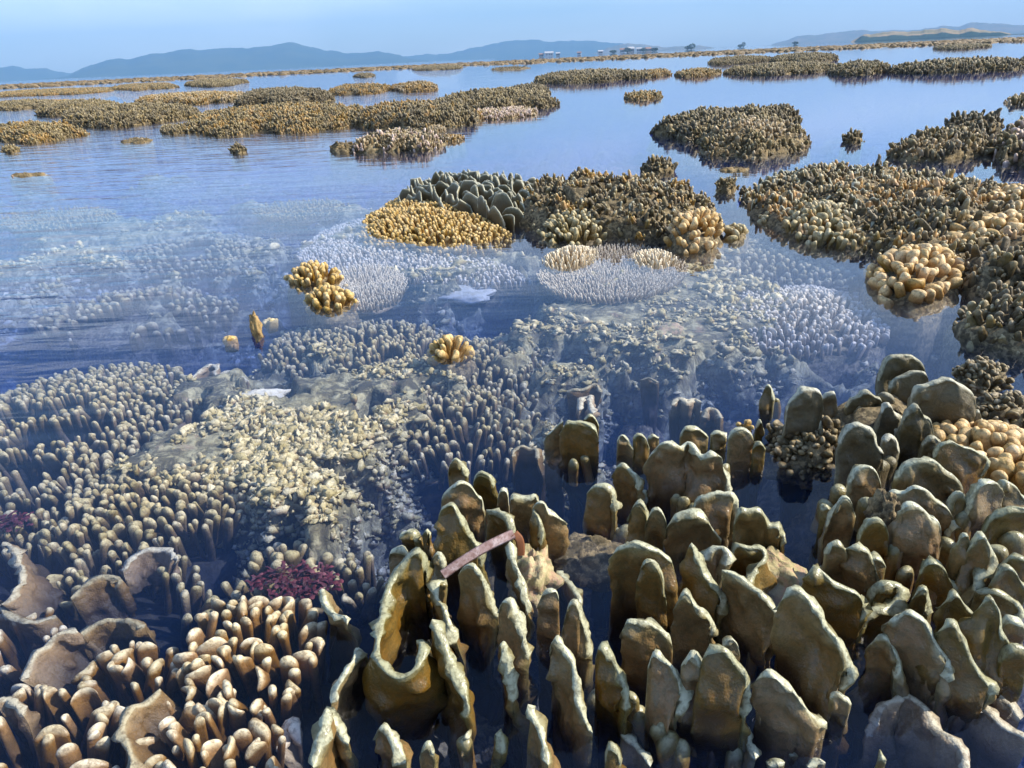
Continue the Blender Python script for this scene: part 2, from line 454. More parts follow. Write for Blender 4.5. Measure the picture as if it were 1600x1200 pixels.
wm.cycles.homogeneous_volume = True
th = np.radians(np.linspace(0, 360, 97)[:-1]); rs = np.exp(np.linspace(math.log(0.5), math.log(FAR), 40))
TH, RS = np.meshgrid(th, rs, indexing='ij')
V = np.stack([np.sin(TH) * RS, np.cos(TH) * RS, np.zeros_like(TH)], -1).reshape(-1, 3)
V = np.concatenate([V, [[0, 0, 0]]])
F = grid_faces(96, 40, True)
F2 = np.array([[len(V) - 1, ((i + 1) % 96) * 40, i * 40] for i in range(96)])
water = link('water', mesh('water', V, [F, F2], None, wm, False)); tag(water, kind='structure')

# ------------------------------------------------------------------ coral builders
def catmull(P, n):
    """resample a polyline of any dimension smoothly, evenly in length"""
    P = np.asarray(P, float)
    Q = np.concatenate([[2 * P[0] - P[1]], P, [2 * P[-1] - P[-2]]])
    pts = []
    for i in range(1, len(Q) - 2):
        t = np.linspace(0, 1, 12, endpoint=False)[:, None]
        a, b_, c_, d = Q[i - 1], Q[i], Q[i + 1], Q[i + 2]
        pts.append(0.5 * (2 * b_ + (c_ - a) * t + (2 * a - 5 * b_ + 4 * c_ - d) * t ** 2 + (3 * b_ - a - 3 * c_ + d) * t ** 3))
    pts = np.concatenate(pts + [Q[-2][None]])
    s = np.concatenate([[0], np.cumsum(np.linalg.norm(np.diff(pts, axis=0), axis=1))])
    u = np.linspace(0, s[-1], n)
    return np.stack([np.interp(u, s, pts[:, k]) for k in range(pts.shape[1])], -1), s[-1]

def blade_arrays(rim, t=0.011, zbot=-0.2, lean=(0, 0), res=0.0042, seed=0, bumps=1.0):
    """upright plate: rim is an (n,3) run of points along its upper edge"""
    rim = np.asarray(rim, float); t = t * 0.66
    L = np.linalg.norm(np.diff(rim, axis=0), axis=1).sum()
    ns = int(np.clip(L / res, 12, 90))
    C, L = catmull(rim, ns)
    d = np.linspace(0, L, ns); dend = np.minimum(d, L - d)
    T = np.gradient(C[:, :2], axis=0); T /= np.maximum(np.linalg.norm(T, axis=1), 1e-9)[:, None]
    for _ in range(2):
        T[1:-1] = (T[:-2] + 2 * T[1:-1] + T[2:]) / 4; T /= np.maximum(np.linalg.norm(T, axis=1), 1e-9)[:, None]
    N = np.stack([-T[:, 1], T[:, 0]], -1)
    h = C[:, 2] + t * 0.45 * vnoise(np.stack([d * 60, d * 0 + seed * 3.1, d * 0], -1), seed)
    e = np.sqrt(np.clip(1 - (1 - np.clip(dend / (t * 0.9), 0, 1)) ** 2, 0.0, 1))
    tv = t * (0.85 + 0.3 * vnoise(np.stack([d * 45, d * 0 + seed, d * 0 + 7], -1), seed + 5))
    r = tv / 2 * np.maximum(e, 0.05)
    K = 30
    kk = 1 - (1 - np.linspace(0, 1, K)) ** 1.6         # denser towards the rim
    ang = np.linspace(0, math.pi, 7)
    cols = []; dz = []; side = []
    for k in range(K):
        z = zbot + (h - r - zbot) * kk[k]
        grow = 1 + 0.6 * (1 - kk[k])
        cols.append((r * grow, z, +1))
    for a in ang[1:-1]:
        cols.append((r * math.cos(a), h - r + r * math.sin(a), math.cos(a)))
    for k in range(K - 1, -1, -1):
        z = zbot + (h - r - zbot) * kk[k]
        cols.append((-r * (1 + 0.6 * (1 - kk[k])), z, -1))
    O = np.stack([c[0] for c in cols], 1); Z = np.stack([c[1] for c in cols], 1)
    S = np.array([c[2] for c in cols])[None, :] * np.ones((ns, 1))
    P = np.stack([C[:, None, 0] + 0 * O, C[:, None, 1] + 0 * O, Z], -1)
    q = P.copy(); q[..., 0] += seed * 0.37
    warp = 0.017 * vnoise(q * 17, 61) * sstep(0.0, 0.05, (h[:, None] - Z)) * bumps
    lump = 0.0050 * np.maximum(vnoise(q * 52 + S[..., None] * 9, 71), -0.25) + 0.0026 * np.maximum(vnoise(q * 105 + S[..., None] * 5, 81), -0.1) + 0.014 * np.maximum(vnoise(q * 74 + S[..., None] * 5, 87) - 0.28, 0) + 0.0010 * vnoise(q * 260 + S[..., None] * 5, 85)
    off = O + warp + np.sign(S) * lump * bumps * np.minimum(1, e)[:, None] * np.abs(S) ** 0.5
    dn = sstep(-0.02, -0.2, P[..., 2])[..., None] * 0.45
    P[..., :2] = P[..., :2] * (1 - dn) + C[:, :2].mean(0) * dn
    P[..., 0] += N[:, None, 0] * off + lean[0] * (Z - h[:, None])
    P[..., 1] += N[:, None, 1] * off + lean[1] * (Z - h[:, None])
    dr = np.minimum(h[:, None] - Z, dend[:, None] + 0.003)
    tip = np.exp(-np.clip(dr, 0, 1) / (t * (0.34 + 0.16 * vnoise(q * 55, 15))))
    tip = np.clip(tip * 1.0 + 0.22 * np.exp(-np.clip(dr, 0, 1) / 0.045) , 0, 1)
    V = P.reshape(-1, 3)
    F = grid_faces(ns, len(cols))
    deep_shade = np.maximum(sstep(0.05, 0.11, (h[:, None] - Z) + 0.02 * vnoise(q * 45, 44)), 0.9 * sstep(0.0, -0.045, Z + 0.012 * vnoise(q * 40, 45)) * sstep(0.01, 0.04, h[:, None] - Z))  # shade put into the blade colour, far below the rim and under the waterline
    return V, F, {'tip': tip.reshape(-1), 'root': deep_shade.reshape(-1), 'rnd': np.full(len(V), _hash(np.int64(seed), np.int64(3), np.int64(5), 1))}

def rim_from(spec):
    """spec rows: (px, y of the edge, y of the waterline under it); a negative third value is a level in mm"""
    out_ = []
    for px, yt, yb in spec:
        if yb < 0:
            out_.append(at(px, yt, yb / 1000.0))
        else:
            p, h = stand(px, min(yt, yb - 0.5), yb)
            out_.append([p[0], p[1], max(h, 0.002)])
    return np.array(out_)

_bl = [0]
def add_blade(root, spec, mat='plate', t=0.011, zbot=-0.2, lean=(0, 0), name='blade', **k):
    _bl[0] += 1
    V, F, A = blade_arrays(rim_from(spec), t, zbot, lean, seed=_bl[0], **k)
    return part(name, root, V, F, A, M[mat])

# capsule template: rings along a short bent finger; used for every stubby branch
def finger_template(seg=10, rings=9):
    th_ = np.linspace(0, 2 * math.pi, seg, endpoint=False)
    dome = np.linspace(0, math.pi / 2, rings - rings // 3 + 1)
    zz = list(np.linspace(0, 1, rings // 3, endpoint=False)); rr = [0.92 + 0.08 * z for z in zz]
    st = [(z, r, 0.0) for z, r in zip(zz, rr)] + [(1.0, math.cos(a), math.sin(a)) for a in dome[:-1]]
    return th_, st
def finger_arrays(pos, axis, hgt, ra, rb, phi, bend, curl, seg=10, rings=9, taper=0.12, rnd=0.5, lump=0.0):
    """many fingers at once: all arguments arrays of length n; returns stacked vertices (n, k, 3)"""
    th_, st = finger_template(seg, rings)
    nF = len(pos)
    axis = axis / np.linalg.norm(axis, axis=1)[:, None]
    ref = np.stack([np.cos(phi), np.sin(phi), 0 * phi], -1)
    e1 = ref - (ref * axis).sum(1)[:, None] * axis; e1 /= np.maximum(np.linalg.norm(e1, axis=1), 1e-6)[:, None]
    e2 = np.cross(axis, e1)
    rows = []; tips = []
    rdome = np.sqrt(ra * rb)
    rdome = np.minimum(rdome, 0.8 * hgt)
    for (z, r, dz) in st:
        sc = r * (1 - taper * z)
        x = ra[:, None] * sc * np.cos(th_)[None]; y = rb[:, None] * sc * np.sin(th_)[None]
        y = y + curl[:, None] * (x ** 2) / np.maximum(ra, 1e-6)[:, None]
        y = y - (curl * ra * 0.4)[:, None]
        x = x + (bend * hgt)[:, None] * z * z
        zz = (hgt[:, None] - rdome[:, None]) * z + rdome[:, None] * dz
        rows.append(pos[:, None] + e1[:, None] * x[..., None] + e2[:, None] * y[..., None] + axis[:, None] * zz[..., None])
        tips.append(np.full((nF, seg), 0.0) + np.clip(((hgt[:, None] - rdome[:, None]) * z + rdome[:, None] * dz) / hgt[:, None], 0, 1))
    V = np.stack(rows, 2).reshape(nF, seg * len(st), 3)      # (n, seg, ring)
    top = pos + axis * hgt[:, None] + e1 * (bend * hgt)[:, None]
    top = top - e2 * (curl * ra * 0.4)[:, None]
    V = np.concatenate([V, top[:, None]], 1)
    tip = np.concatenate([np.stack(tips, 2).reshape(nF, -1), np.ones((nF, 1))], 1)
    if lump > 0:
        V = V + lump * rdome[:, None, None] * np.stack([vnoise(V / (rdome.mean() * 2.2) + 3.3 * k, 91 + k) for k in range(3)], -1) * (0.3 + 0.7 * tip[..., None])
    nr = len(st)
    F = grid_faces(seg, nr, True)
    F3 = np.array([[i * nr + nr - 1, ((i + 1) % seg) * nr + nr - 1, seg * nr] for i in range(seg)])
    return V, tip, F, F3

def stack(V, tip, F, F3, rnd):
    nF, k, _ = V.shape
    o = (np.arange(nF) * k)[:, None, None]
    return (V.reshape(-1, 3), [(F[None] + o).reshape(-1, 4), (F3[None] + o).reshape(-1, 3)],
            {'tip': tip.reshape(-1), 'rnd': np.repeat(rnd, k)})

def poly_world(poly, z=0.0):
    poly = np.array(poly, float)
    return at(poly[:, 0], poly[:, 1], z)[:, :2]

def ellipse_px(cx, cy, rx, ry, n=20, slope=-0.047):
    a = np.linspace(0, 2 * math.pi, n, endpoint=False)
    x = cx + rx * np.cos(a)
    return [(x_, cy + ry * s + slope * (x_ - cx)) for x_, s in zip(x, np.sin(a))]

class Patch:
    """a patch of ground given by its outline at level z: polar radius, samples, dome height"""
    def __init__(s, poly, z=0.0):
        s.P = poly_world(poly, z)
        s.c = s.P.mean(0)
        d = s.P - s.c
        a = np.arctan2(d[:, 1], d[:, 0]); r = np.hypot(d[:, 0], d[:, 1])
        o = np.argsort(a); a = a[o]; r = r[o]
        s.a = np.concatenate([a - 2 * math.pi, a, a + 2 * math.pi]); s.r = np.tile(r, 3)
    def rad(s, ang): return np.interp(ang, s.a, s.r)
    def rho(s, xy):
        d = xy - s.c
        return np.hypot(d[:, 0], d[:, 1]) / s.rad(np.arctan2(d[:, 1], d[:, 0]))
    def sample(s, step, jit=0.35, edge=1.0):
        lo, hi = s.P.min(0), s.P.max(0)
        nx = int((hi[0] - lo[0]) / step) + 2; ny = int((hi[1] - lo[1]) / (step * 0.866)) + 2
        I, J = np.meshgrid(np.arange(nx), np.arange(ny), indexing='ij')
        xy = np.stack([lo[0] + (I + 0.5 * (J % 2)) * step, lo[1] + J * step * 0.866], -1).reshape(-1, 2)
        xy = xy + rng.uniform(-jit, jit, xy.shape) * step
        return xy[s.rho(xy) < edge]
    def normal(s, xy, H, p=1.0):
        """outward tilt of a dome of height H"""
        d = xy - s.c; r = s.rho(xy)
        R = s.rad(np.arctan2(d[:, 1], d[:, 0]))
        k = np.minimum(2 * H * r / R, 0.9)
        u = d / np.maximum(np.hypot(d[:, 0], d[:, 1]), 1e-6)[:, None]
        return np.stack([u[:, 0] * k, u[:, 1] * k, np.ones(len(xy))], -1)

def dome_arrays(pt, z0, z1, nA=40, nR=14, rough=0.02, fs=20, skirt=0.12, edge=1.0, p=1.0, seed=0):
    a = np.linspace(-math.pi, math.pi, nA, endpoint=False); rr = np.concatenate([np.linspace(0.0, 1, nR), [1.08]])
    A, Rr = np.meshgrid(a, rr, indexing='ij')
    R = pt.rad(A) * edge
    X = pt.c[0] + np.cos(A) * R * Rr; Y = pt.c[1] + np.sin(A) * R * Rr
    Z = z0 + (z1 - z0) * np.clip(1 - Rr ** 2, 0, 1) ** p
    Z = np.where(Rr > 1, z0 - skirt, Z)
    P = np.stack([X, Y, Z], -1)
    P = P + rough * np.stack([fbm(P * fs + 5 * k, 3, seed + k) for k in range(3)], -1) * 1.2
    P[:, 0, :] = P[:, 0, :].mean(0)
    F = grid_faces(nA, len(rr), True)
    V = P.reshape(-1, 3)
    return V, F, {'tip': np.full(len(V), 0.15), 'rnd': np.full(len(V), 0.4)}

def finger_colony(name, label, cat, poly, z_edge, z_top, step, r, h, mat, flat=(1.0, 1.9), tilt=0.4, parts=90, base='rock',
                  curl=0.35, bend=0.12, lump=0.25, group=None, seg=10, rings=9, pz=None, rootz=None, edge=1.0, base_rough=0.012, pw=1.0,
                  part_name='finger', keep=1.0, orient=None, taper=0.12, gaps=None):
    pt = Patch(poly, (min(z_edge, 0) if pz is None else pz))
    root = thing(name, label, cat, (pt.c[0], pt.c[1], z_edge - 0.05), group)
    xy = pt.sample(step, edge=edge)
    if keep < 1: xy = xy[rng.random(len(xy)) < keep]
    if gaps: xy = xy[fbm(np.column_stack([xy / step / 4.5, 0 * xy[:, 0]]), 2, 23) > gaps]
    nF = len(xy)
    rho = pt.rho(xy)
    zs = z_edge + (z_top - z_edge) * np.clip(1 - rho ** 2, 0, 1) ** pw
    zs = zs + 0.28 * (z_top - z_edge) * fbm(np.column_stack([xy / step / 3.2, 0 * xy[:, 0]]), 2, 29) * np.clip(1.2 - rho, 0, 1)
    hh = rng.uniform(h[0], h[1], nF)
    ax = pt.normal(xy, (z_top - z_edge) * tilt * 1.0 + 0.02 * tilt) + rng.normal(0, 0.13, (nF, 3)) * [1, 1, 0]
    axn = ax / np.linalg.norm(ax, axis=1)[:, None]
    base_p = np.column_stack([xy, zs]) - axn * hh[:, None] 
    rb = rng.uniform(r[0], r[1], nF) * np.exp(rng.normal(0, 0.16, nF)); ra = rb * (flat[0] + (flat[1] - flat[0]) * rng.random(nF) ** 1.4)
    phi = rng.uniform(0, 2 * math.pi, nF) if orient is None else orient + rng.normal(0, 0.5, nF)
    V, tip, F, F3 = finger_arrays(base_p, ax, hh, ra, rb, phi, rng.normal(0, bend, nF), rng.normal(0, curl, nF), seg, rings, taper=taper, lump=lump)
    rnd = np.clip(rng.normal(0.5, 0.22, nF), 0, 1)
    d = np.linalg.norm(np.column_stack([xy, zs]) - CAM, axis=1) / (rb * ra) ** 0.5
    o = np.argsort(d); ip = o[:parts]; im = o[parts:]
    k = V.shape[1]
    for i in ip:
        part(part_name, root, V[i], [F, F3], {'tip': tip[i], 'rnd': np.full(k, rnd[i])}, M[mat])
    if len(im):
        v, f, a = stack(V[im], tip[im], F, F3, rnd[im])
        q = part(part_name + '_mass', root, v, f, a, M[mat]); q['kind'] = 'stuff'
    if base:
        dz = (1.05 if base == 'rock_shade' else 0.85) * h[0]
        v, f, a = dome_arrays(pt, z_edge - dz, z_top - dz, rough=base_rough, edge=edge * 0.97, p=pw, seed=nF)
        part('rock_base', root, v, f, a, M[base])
    return root

def rock_arrays(c, size, seed=0, rough=0.28, fs=2.2, nu=40, nv=24, flat_bottom=False):
    u = np.linspace(0, 2 * math.pi, nu, endpoint=False); v = np.linspace(0.001, math.pi - 0.001, nv)
    U, Vv = np.meshgrid(u, v, indexing='ij')
    D = np.stack([np.cos(U) * np.sin(Vv), np.sin(U) * np.sin(Vv), np.cos(Vv)], -1)
    k = 1 + rough * fbm(D * fs + seed * 7.7, 5, seed, 0.58) * 1.6
    P = D * k[..., None] * np.array(size) + np.array(c)
    P[:, 0] = P[:, 0].mean(0); P[:, -1] = P[:, -1].mean(0)
    V = P.reshape(-1, 3)
    return V, grid_faces(nu, nv, True)[:, ::-1], {'tip': np.full(len(V), 0.3), 'rnd': np.full(len(V), 0.5)}


# ------------------------------------------------------------------ foreground plate colonies
def colony_root(name, label, cat, px, py, z=-0.22, group=None):
    p = at(px, py)
    return thing(name, label, cat, (p[0], p[1], z), group)

def root_base(root, poly, z_edge, z_top, mat='rock', rough=0.03):
    pt = Patch(poly, -0.05)
    v, f, a = dome_arrays(pt, z_edge, z_top, 48, 16, rough, 18, seed=len(poly))
    part('rock_base', root, v, f, a, M[mat])

# --- edge-on blades and the open loop, bottom centre
A = colony_root('plate_coral', 'olive brown plate coral with an open loop of wall and thin blades seen edge on', 'coral', 700, 1040)
root_base(A, [(560, 900), (720, 790), (860, 820), (900, 1000), (960, 1190), (700, 1260), (480, 1240), (520, 1050)], -0.30, -0.13)
for s in [
    [(667, 926, 945), (665, 889, 945), (656, 862, 945), (630, 878, 952), (607, 915, 972), (599, 950, 1000), (591, 990, 1046), (589, 1024, 1080), (604, 1048, 1098), (626, 1057, 1105), (649, 1042, 1098), (660, 1022, 1082), (658, 1005, 1064), (651, 999, 1050)],
    [(697, 902, 950), (683, 911, 960), (681, 930, 975), (694, 952, 990), (705, 982, 1008), (714, 1003, 1015)],
    [(672, 890, 925), (678, 868, 930), (686, 860, 932), (692, 872, 935), (694, 890, 938)],
    [(675, 966, 1050), (690, 997, 1068), (705, 1035, 1090), (722, 1072, 1115), (728, 1092, 1130), (727, 1121, 1138)],
    [(716, 900, 960), (725, 885, 965), (739, 881, 968), (752, 897, 972), (763, 925, 976), (771, 948, 980), (778, 964, 985)],
    [(797, 845, 930), (801, 860, 938), (806, 880, 946), (816, 907, 957), (821, 935, 968), (824, 960, 978)],
    [(780, 958, 1020), (787, 938, 1024), (799, 945, 1030), (810, 971, 1036), (817, 992, 1042), (826, 1028, 1050)],
    [(781, 1012, 1080), (787, 1001, 1083), (793, 1033, 1092), (798, 1066, 1102), (801, 1098, 1112)],
    [(825, 1099, 1165), (833, 1112, 1175), (844, 1140, 1188), (853, 1170, 1205), (856, 1198, 1225)],
    [(545, 1165, 1185), (520, 1120, 1172), (511, 1106, 1174), (503, 1138, 1195), (495, 1170, 1215), (489, 1198, 1235)],
    [(574, 1025, 1040), (560, 1013, 1045), (546, 1040, 1075), (529, 1072, 1098), (517, 1100, 1112)],
    [(588, 1150, 1165), (596, 1133, 1170), (610, 1144, 1180), (620, 1167, 1192), (634, 1189, 1205)],
    [(655, 1182, 1210), (662, 1163, 1212), (672, 1161, 1214), (678, 1178, 1216)],
    [(843, 950, 980), (848, 926, 982), (862, 919, 984), (872, 930, 984), (871, 958, 984)],
    [(497, 925, 955), (504, 919, 958), (508, 940, 966), (520, 955, 974), (538, 962, 982), (542, 975, 988)],
    [(722, 1152, 1165), (728, 1146, 1167), (733, 1154, 1169)],
    [(772, 1150, 1172), (778, 1141, 1175), (783, 1158, 1182), (783, 1176, 1188)],
    [(870, 890, -18), (880, 900, -18), (892, 915, -15), (902, 935, -15), (900, 950, -20)],
    ]:
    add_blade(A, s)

# --- the standing group behind it, around the dead leaf
B = colony_root('plate_coral', 'plate coral with one tall blue-grey blade and ruffled lobes, under the pink dead leaf', 'coral', 750, 860)
root_base(B, [(640, 860), (680, 770), (760, 740), (850, 770), (900, 830), (860, 900), (740, 930)], -0.22, -0.03)
for s in [
    [(686, 838, 895), (688, 797, 897), (697, 787, 897), (708, 788, 898), (720, 804, 900), (729, 820, 902), (738, 840, 904), (749, 858, 906), (753, 880, 908)],
    [(689, 790, 822), (692, 773, 822), (706, 760, 822), (720, 752, 822), (738, 761, 820), (752, 778, 818), (757, 797, 818)],
    [(700, 742, 760), (703, 725, 760), (712, 716, 762), (724, 727, 764), (731, 747, 766)],
    [(738, 765, 785), (742, 743, 785), (752, 736, 785), (765, 743, 788), (772, 760, 790)],
    [(776, 790, 803), (779, 770, 803), (785, 763, 803), (793, 768, 803), (795, 788, 803)],
    [(796, 792, 815), (800, 775, 815), (820, 778, 816), (837, 772, 815), (839, 795, 815)],
    [(760, 797, 840), (775, 797, 850), (790, 803, 858), (798, 818, 866), (800, 838, 872)],
    [(830, 799, 845), (838, 788, 848), (850, 786, 850), (857, 797, 850), (868, 806, 850), (879, 812, 848), (880, 823, 845)],
    [(833, 797, 850), (842, 812, 858), (847, 830, 864), (844, 850, 868)],
    [(608, 880, 898), (612, 862, 898), (626, 857, 900), (638, 866, 900), (641, 882, 900)],
    [(625, 838, 850), (636, 826, 852), (648, 832, 854), (649, 845, 856)],
    [(660, 838, 855), (665, 824, 857), (670, 830, 858), (671, 846, 858)],
    ]:
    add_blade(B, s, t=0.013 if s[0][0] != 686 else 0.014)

# --- leaning broad blades, bottom right of centre
Cc = colony_root('plate_coral', 'broad olive plates with thick pale rims leaning right, bottom right of the open loop', 'coral', 1120, 1010)
root_base(Cc, [(850, 960), (960, 880), (1150, 850), (1340, 930), (1420, 1050), (1330, 1150), (1150, 1220), (930, 1230), (850, 1100)], -0.30, -0.12)
for s in [
    [(878, 985, 1020), (889, 946, 1022), (900, 939, 1024), (911, 962, 1026), (918, 993, 1030), (926, 1018, 1034)],
    [(861, 1020, 1085), (869, 992, 1088), (884, 1012, 1098), (896, 1036, 1110), (902, 1066, 1123), (906, 1100, 1135), (916, 1128, 1145), (926, 1143, 1150)],
    [(930, 1030, 1090), (939, 1009, 1092), (955, 1024, 1100), (968, 1050, 1108), (980, 1074, 1118), (976, 1108, 1130)],
    [(973, 1000, 1045), (977, 976, 1047), (985, 969, 1048), (1012, 975, 1050), (1044, 993, 1052), (1051, 1015, 1052)],
    [(1012, 1040, 1105), (1024, 1014, 1107), (1042, 1031, 1112), (1064, 1065, 1120), (1067, 1094, 1126), (1055, 1115, 1132)],
    [(1070, 885, 945), (1075, 862, 948), (1081, 851, 950), (1092, 870, 955), (1106, 900, 962), (1127, 930, 970), (1124, 958, 975)],
    [(1055, 960, 1005), (1060, 938, 1007), (1071, 926, 1009), (1090, 945, 1013), (1112, 971, 1017), (1110, 995, 1020)],
    [(1100, 872, 915), (1110, 858, 912), (1127, 855, 912), (1137, 866, 918), (1134, 884, 926)],
    [(1128, 890, 968), (1142, 892, 972), (1160, 901, 978), (1181, 919, 988), (1202, 938, 998), (1217, 962, 1008), (1220, 990, 1014), (1214, 1009, 1018)],
    [(1144, 870, 900), (1150, 853, 900), (1169, 849, 900), (1190, 855, 902), (1195, 867, 908), (1182, 882, 918), (1172, 900, 928), (1175, 912, 936)],
    [(1217, 955, 1055), (1224, 932, 1058), (1240, 924, 1060), (1262, 928, 1064), (1278, 946, 1070), (1291, 971, 1077), (1307, 997, 1086), (1325, 1027, 1096), (1328, 1056, 1102), (1312, 1073, 1105)],
    [(1296, 1090, 1112), (1308, 1077, 1112), (1320, 1085, 1114), (1330, 1103, 1117)],
    [(1178, 1080, 1125), (1184, 1058, 1130), (1202, 1046, 1134), (1225, 1061, 1138), (1248, 1088, 1142), (1270, 1114, 1142), (1292, 1129, 1140)],
    [(1064, 1042, 1110), (1072, 1026, 1112), (1082, 1016, 1114), (1094, 1031, 1118), (1116, 1072, 1124), (1120, 1088, 1128), (1112, 1106, 1130)],
    [(1098, 1030, 1120), (1104, 1015, 1122), (1114, 1010, 1124), (1139, 1020, 1130), (1160, 1046, 1136), (1168, 1070, 1140), (1165, 1098, 1142), (1162, 1122, 1144)],
    [(1129, 1010, 1045), (1137, 997, 1045), (1145, 994, 1045), (1154, 1009, 1045), (1153, 1030, 1045)],
    [(1163, 1128, -8), (1166, 1145, -10), (1172, 1165, -12), (1180, 1188, -18)],
    [(1225, 1150, -12), (1236, 1143, -10), (1252, 1146, -10), (1270, 1140, -10), (1284, 1150, -16)],
    [(1234, 1180, -26), (1240, 1160, -20), (1248, 1150, -16), (1251, 1165, -20)],
    [(945, 1190, 1225), (950, 1168, 1225), (958, 1163, 1226), (966, 1172, 1228), (970, 1196, 1230)],
    [(970, 1145, -14), (990, 1158, -14), (1003, 1175, -16), (1016, 1198, -18)],
    [(1372, 1182, 1205), (1378, 1176, 1206), (1386, 1184, 1208)],
    [(1262, 1195, -6), (1275, 1186, -5), (1290, 1192, -8)],
    [(1200, 1196, -12), (1212, 1188, -10), (1226, 1194, -12)],
    ]:
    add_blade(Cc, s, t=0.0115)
def stub(root, px, py, zt, r, h, mat='plate', flat=1.3, name='knob'):
    """a short rounded branch whose top shows at (px, py) on level zt"""
    p = at(px, py, zt)
    V, tip, F, F3 = finger_arrays(np.array([[p[0], p[1], zt - h]]), np.array([[rng.normal(0, .1), rng.normal(0, .1), 1]]), np.array([h]), np.array([r * flat]), np.array([r]),
                                  rng.uniform(0, 3, 1), rng.normal(0, 0.08, 1), rng.normal(0, 0.2, 1), 14, 13, lump=0.3)
    part(name, root, V[0], [F, F3], {'tip': tip[0] ** 4 * 0.8, 'rnd': np.full(V.shape[1], rng.uniform(.3, .7))}, M[mat])
for px, py, z, r, h in [(1079, 1095, 0.012, .008, .06), (986, 1088, 0.018, .007, .06), (1178, 1006, -0.01, .007, .06), (1054, 1140, 0.0, .012, .05), (1062, 1158, -0.01, .010, .05),
                        (1046, 1122, 0.006, .009, .05), (1003, 1112, 0.0, .008, .05), (726, 1146, 0.012, .008, .05), (1318, 1092, -0.005, .009, .04), (1150, 1176, -0.02, .009, .05), (938, 1075, -0.012, .010, .06),
                        (1096, 1116, -0.006, .01, .05)]:
    stub(Cc, px, py, z, r, h)

# --- round lobes, centre right
D = colony_root('plate_coral', 'clump of rounded knobbly lobes standing in the gap between the two large plate colonies', 'coral', 1080, 880)
root_base(D, [(950, 900), (1000, 800), (1120, 780), (1230, 830), (1210, 900), (1080, 960)], -0.26, -0.05)
for s in [
    [(958, 882, 955), (961, 858, 958), (975, 850, 960), (1000, 849, 962), (1026, 857, 963), (1046, 874, 964), (1053, 897, 962)],
    [(997, 917, 972), (1004, 882, 974), (1017, 876, 976), (1033, 890, 977), (1039, 924, 978), (1041, 952, 978)],
    [(985, 814, 850), (991, 790, 852), (1001, 782, 853), (1010, 792, 854), (1014, 814, 855)],
    [(1008, 824, 860), (1016, 801, 862), (1028, 797, 863), (1036, 804, 864), (1042, 818, 864)],
    [(1043, 837, 862), (1048, 812, 864), (1060, 799, 866), (1077, 796, 867), (1096, 801, 867), (1113, 822, 866), (1127, 845, 864)],
    [(1082, 794, 830), (1090, 781, 830), (1102, 773, 832), (1120, 767, 832), (1137, 770, 832), (1150, 782, 834), (1147, 804, 836)],
    [(1147, 815, 862), (1155, 797, 862), (1168, 790, 862), (1185, 792, 862), (1198, 805, 862), (1206, 820, 864), (1216, 823, 866), (1222, 836, 868), (1219, 850, 868)],
    ]:
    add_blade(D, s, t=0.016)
for px, py, z, r, h in [(1060, 771, 0.012, .008, .05), (1070, 777, 0.015, .009, .05), (1084, 780, 0.012, .008, .05), (1215, 822, .02, .008, .05), (1066, 812, .03, .007, .03)]:
    stub(D, px, py, z, r, h)

# --- single colonies standing alone in the dark water, centre
def solo(label, specs, stubs=(), t=0.013, base=None):
    px = np.mean([p[0] for s in specs for p in s]); py = np.mean([p[2] if p[2] > 0 else p[1] for s in specs for p in s])
    R = colony_root('plate_coral', label, 'coral', px, py)
    for s in specs: add_blade(R, s, t=t)
    for q in stubs: stub(R, *q)
    p = at(px, py, -0.2)
    V, F, Aq = rock_arrays((p[0], p[1], -0.2), (0.06, 0.05, 0.07), int(px), nu=24, nv=14)
    part('rock_base', R, V, F, Aq, M['rock'])
    return R
solo('wide double-humped brown plate coral with a folded rim, alone in the dark pool', [
    [(1009, 737, 770), (1012, 720, 772), (1022, 705, 774), (1035, 691, 776), (1050, 690, 776), (1064, 699, 772), (1075, 691, 768), (1085, 697, 776), (1095, 709, 782), (1112, 704, 784), (1122, 712, 780), (1129, 730, 778), (1137, 750, 780), (1142, 767, 784)]], t=0.014,
    stubs=[(1138, 728, .03, .008, .06), (1030, 722, .03, .007, .03), (1103, 722, .034, .007, .03)])
solo('squarish brown plate on two stubby feet, left of the row of small pointed blades', [
    [(882, 690, 705), (882, 670, 706), (888, 656, 707), (908, 660, 708), (928, 668, 709), (934, 682, 709), (932, 698, 709)],
    [(850, 690, 698), (858, 677, 700), (868, 666, 702), (880, 659, 704)],
    [(912, 654, 672), (922, 646, 672), (931, 654, 672), (936, 667, 672)]], [(896, 714, .002, .009, .05), (922, 712, .002, .008, .05)])
solo('two small pointed brown blades side by side in dark water', [
    [(964, 690, 712), (971, 677, 712), (980, 686, 712), (991, 702, 712)], [(989, 684, 710), (997, 674, 710), (1007, 679, 710), (1015, 697, 710)],
    [(1012, 683, 692), (1022, 676, 692), (1030, 684, 692)]])
solo('grey-brown pointed single plate on a knobbed stalk', [[(960, 747, 770), (964, 731, 772), (972, 722, 773), (985, 732, 775), (995, 748, 777), (996, 767, 780)]], [(1002, 768, .004, .011, .05), (1000, 722, -.02, .01, .05)])
solo('hook-topped brown plate with a bright right edge on a pale stalk', [[(917, 774, 800), (925, 760, 802), (938, 757, 804), (952, 758, 806), (959, 770, 808), (961, 797, 812)]], [(925, 800, -.01, .012, .06), (945, 815, -.02, .012, .05), (985, 818, -.01, .012, .05), (972, 828, -.02, .013, .05)])
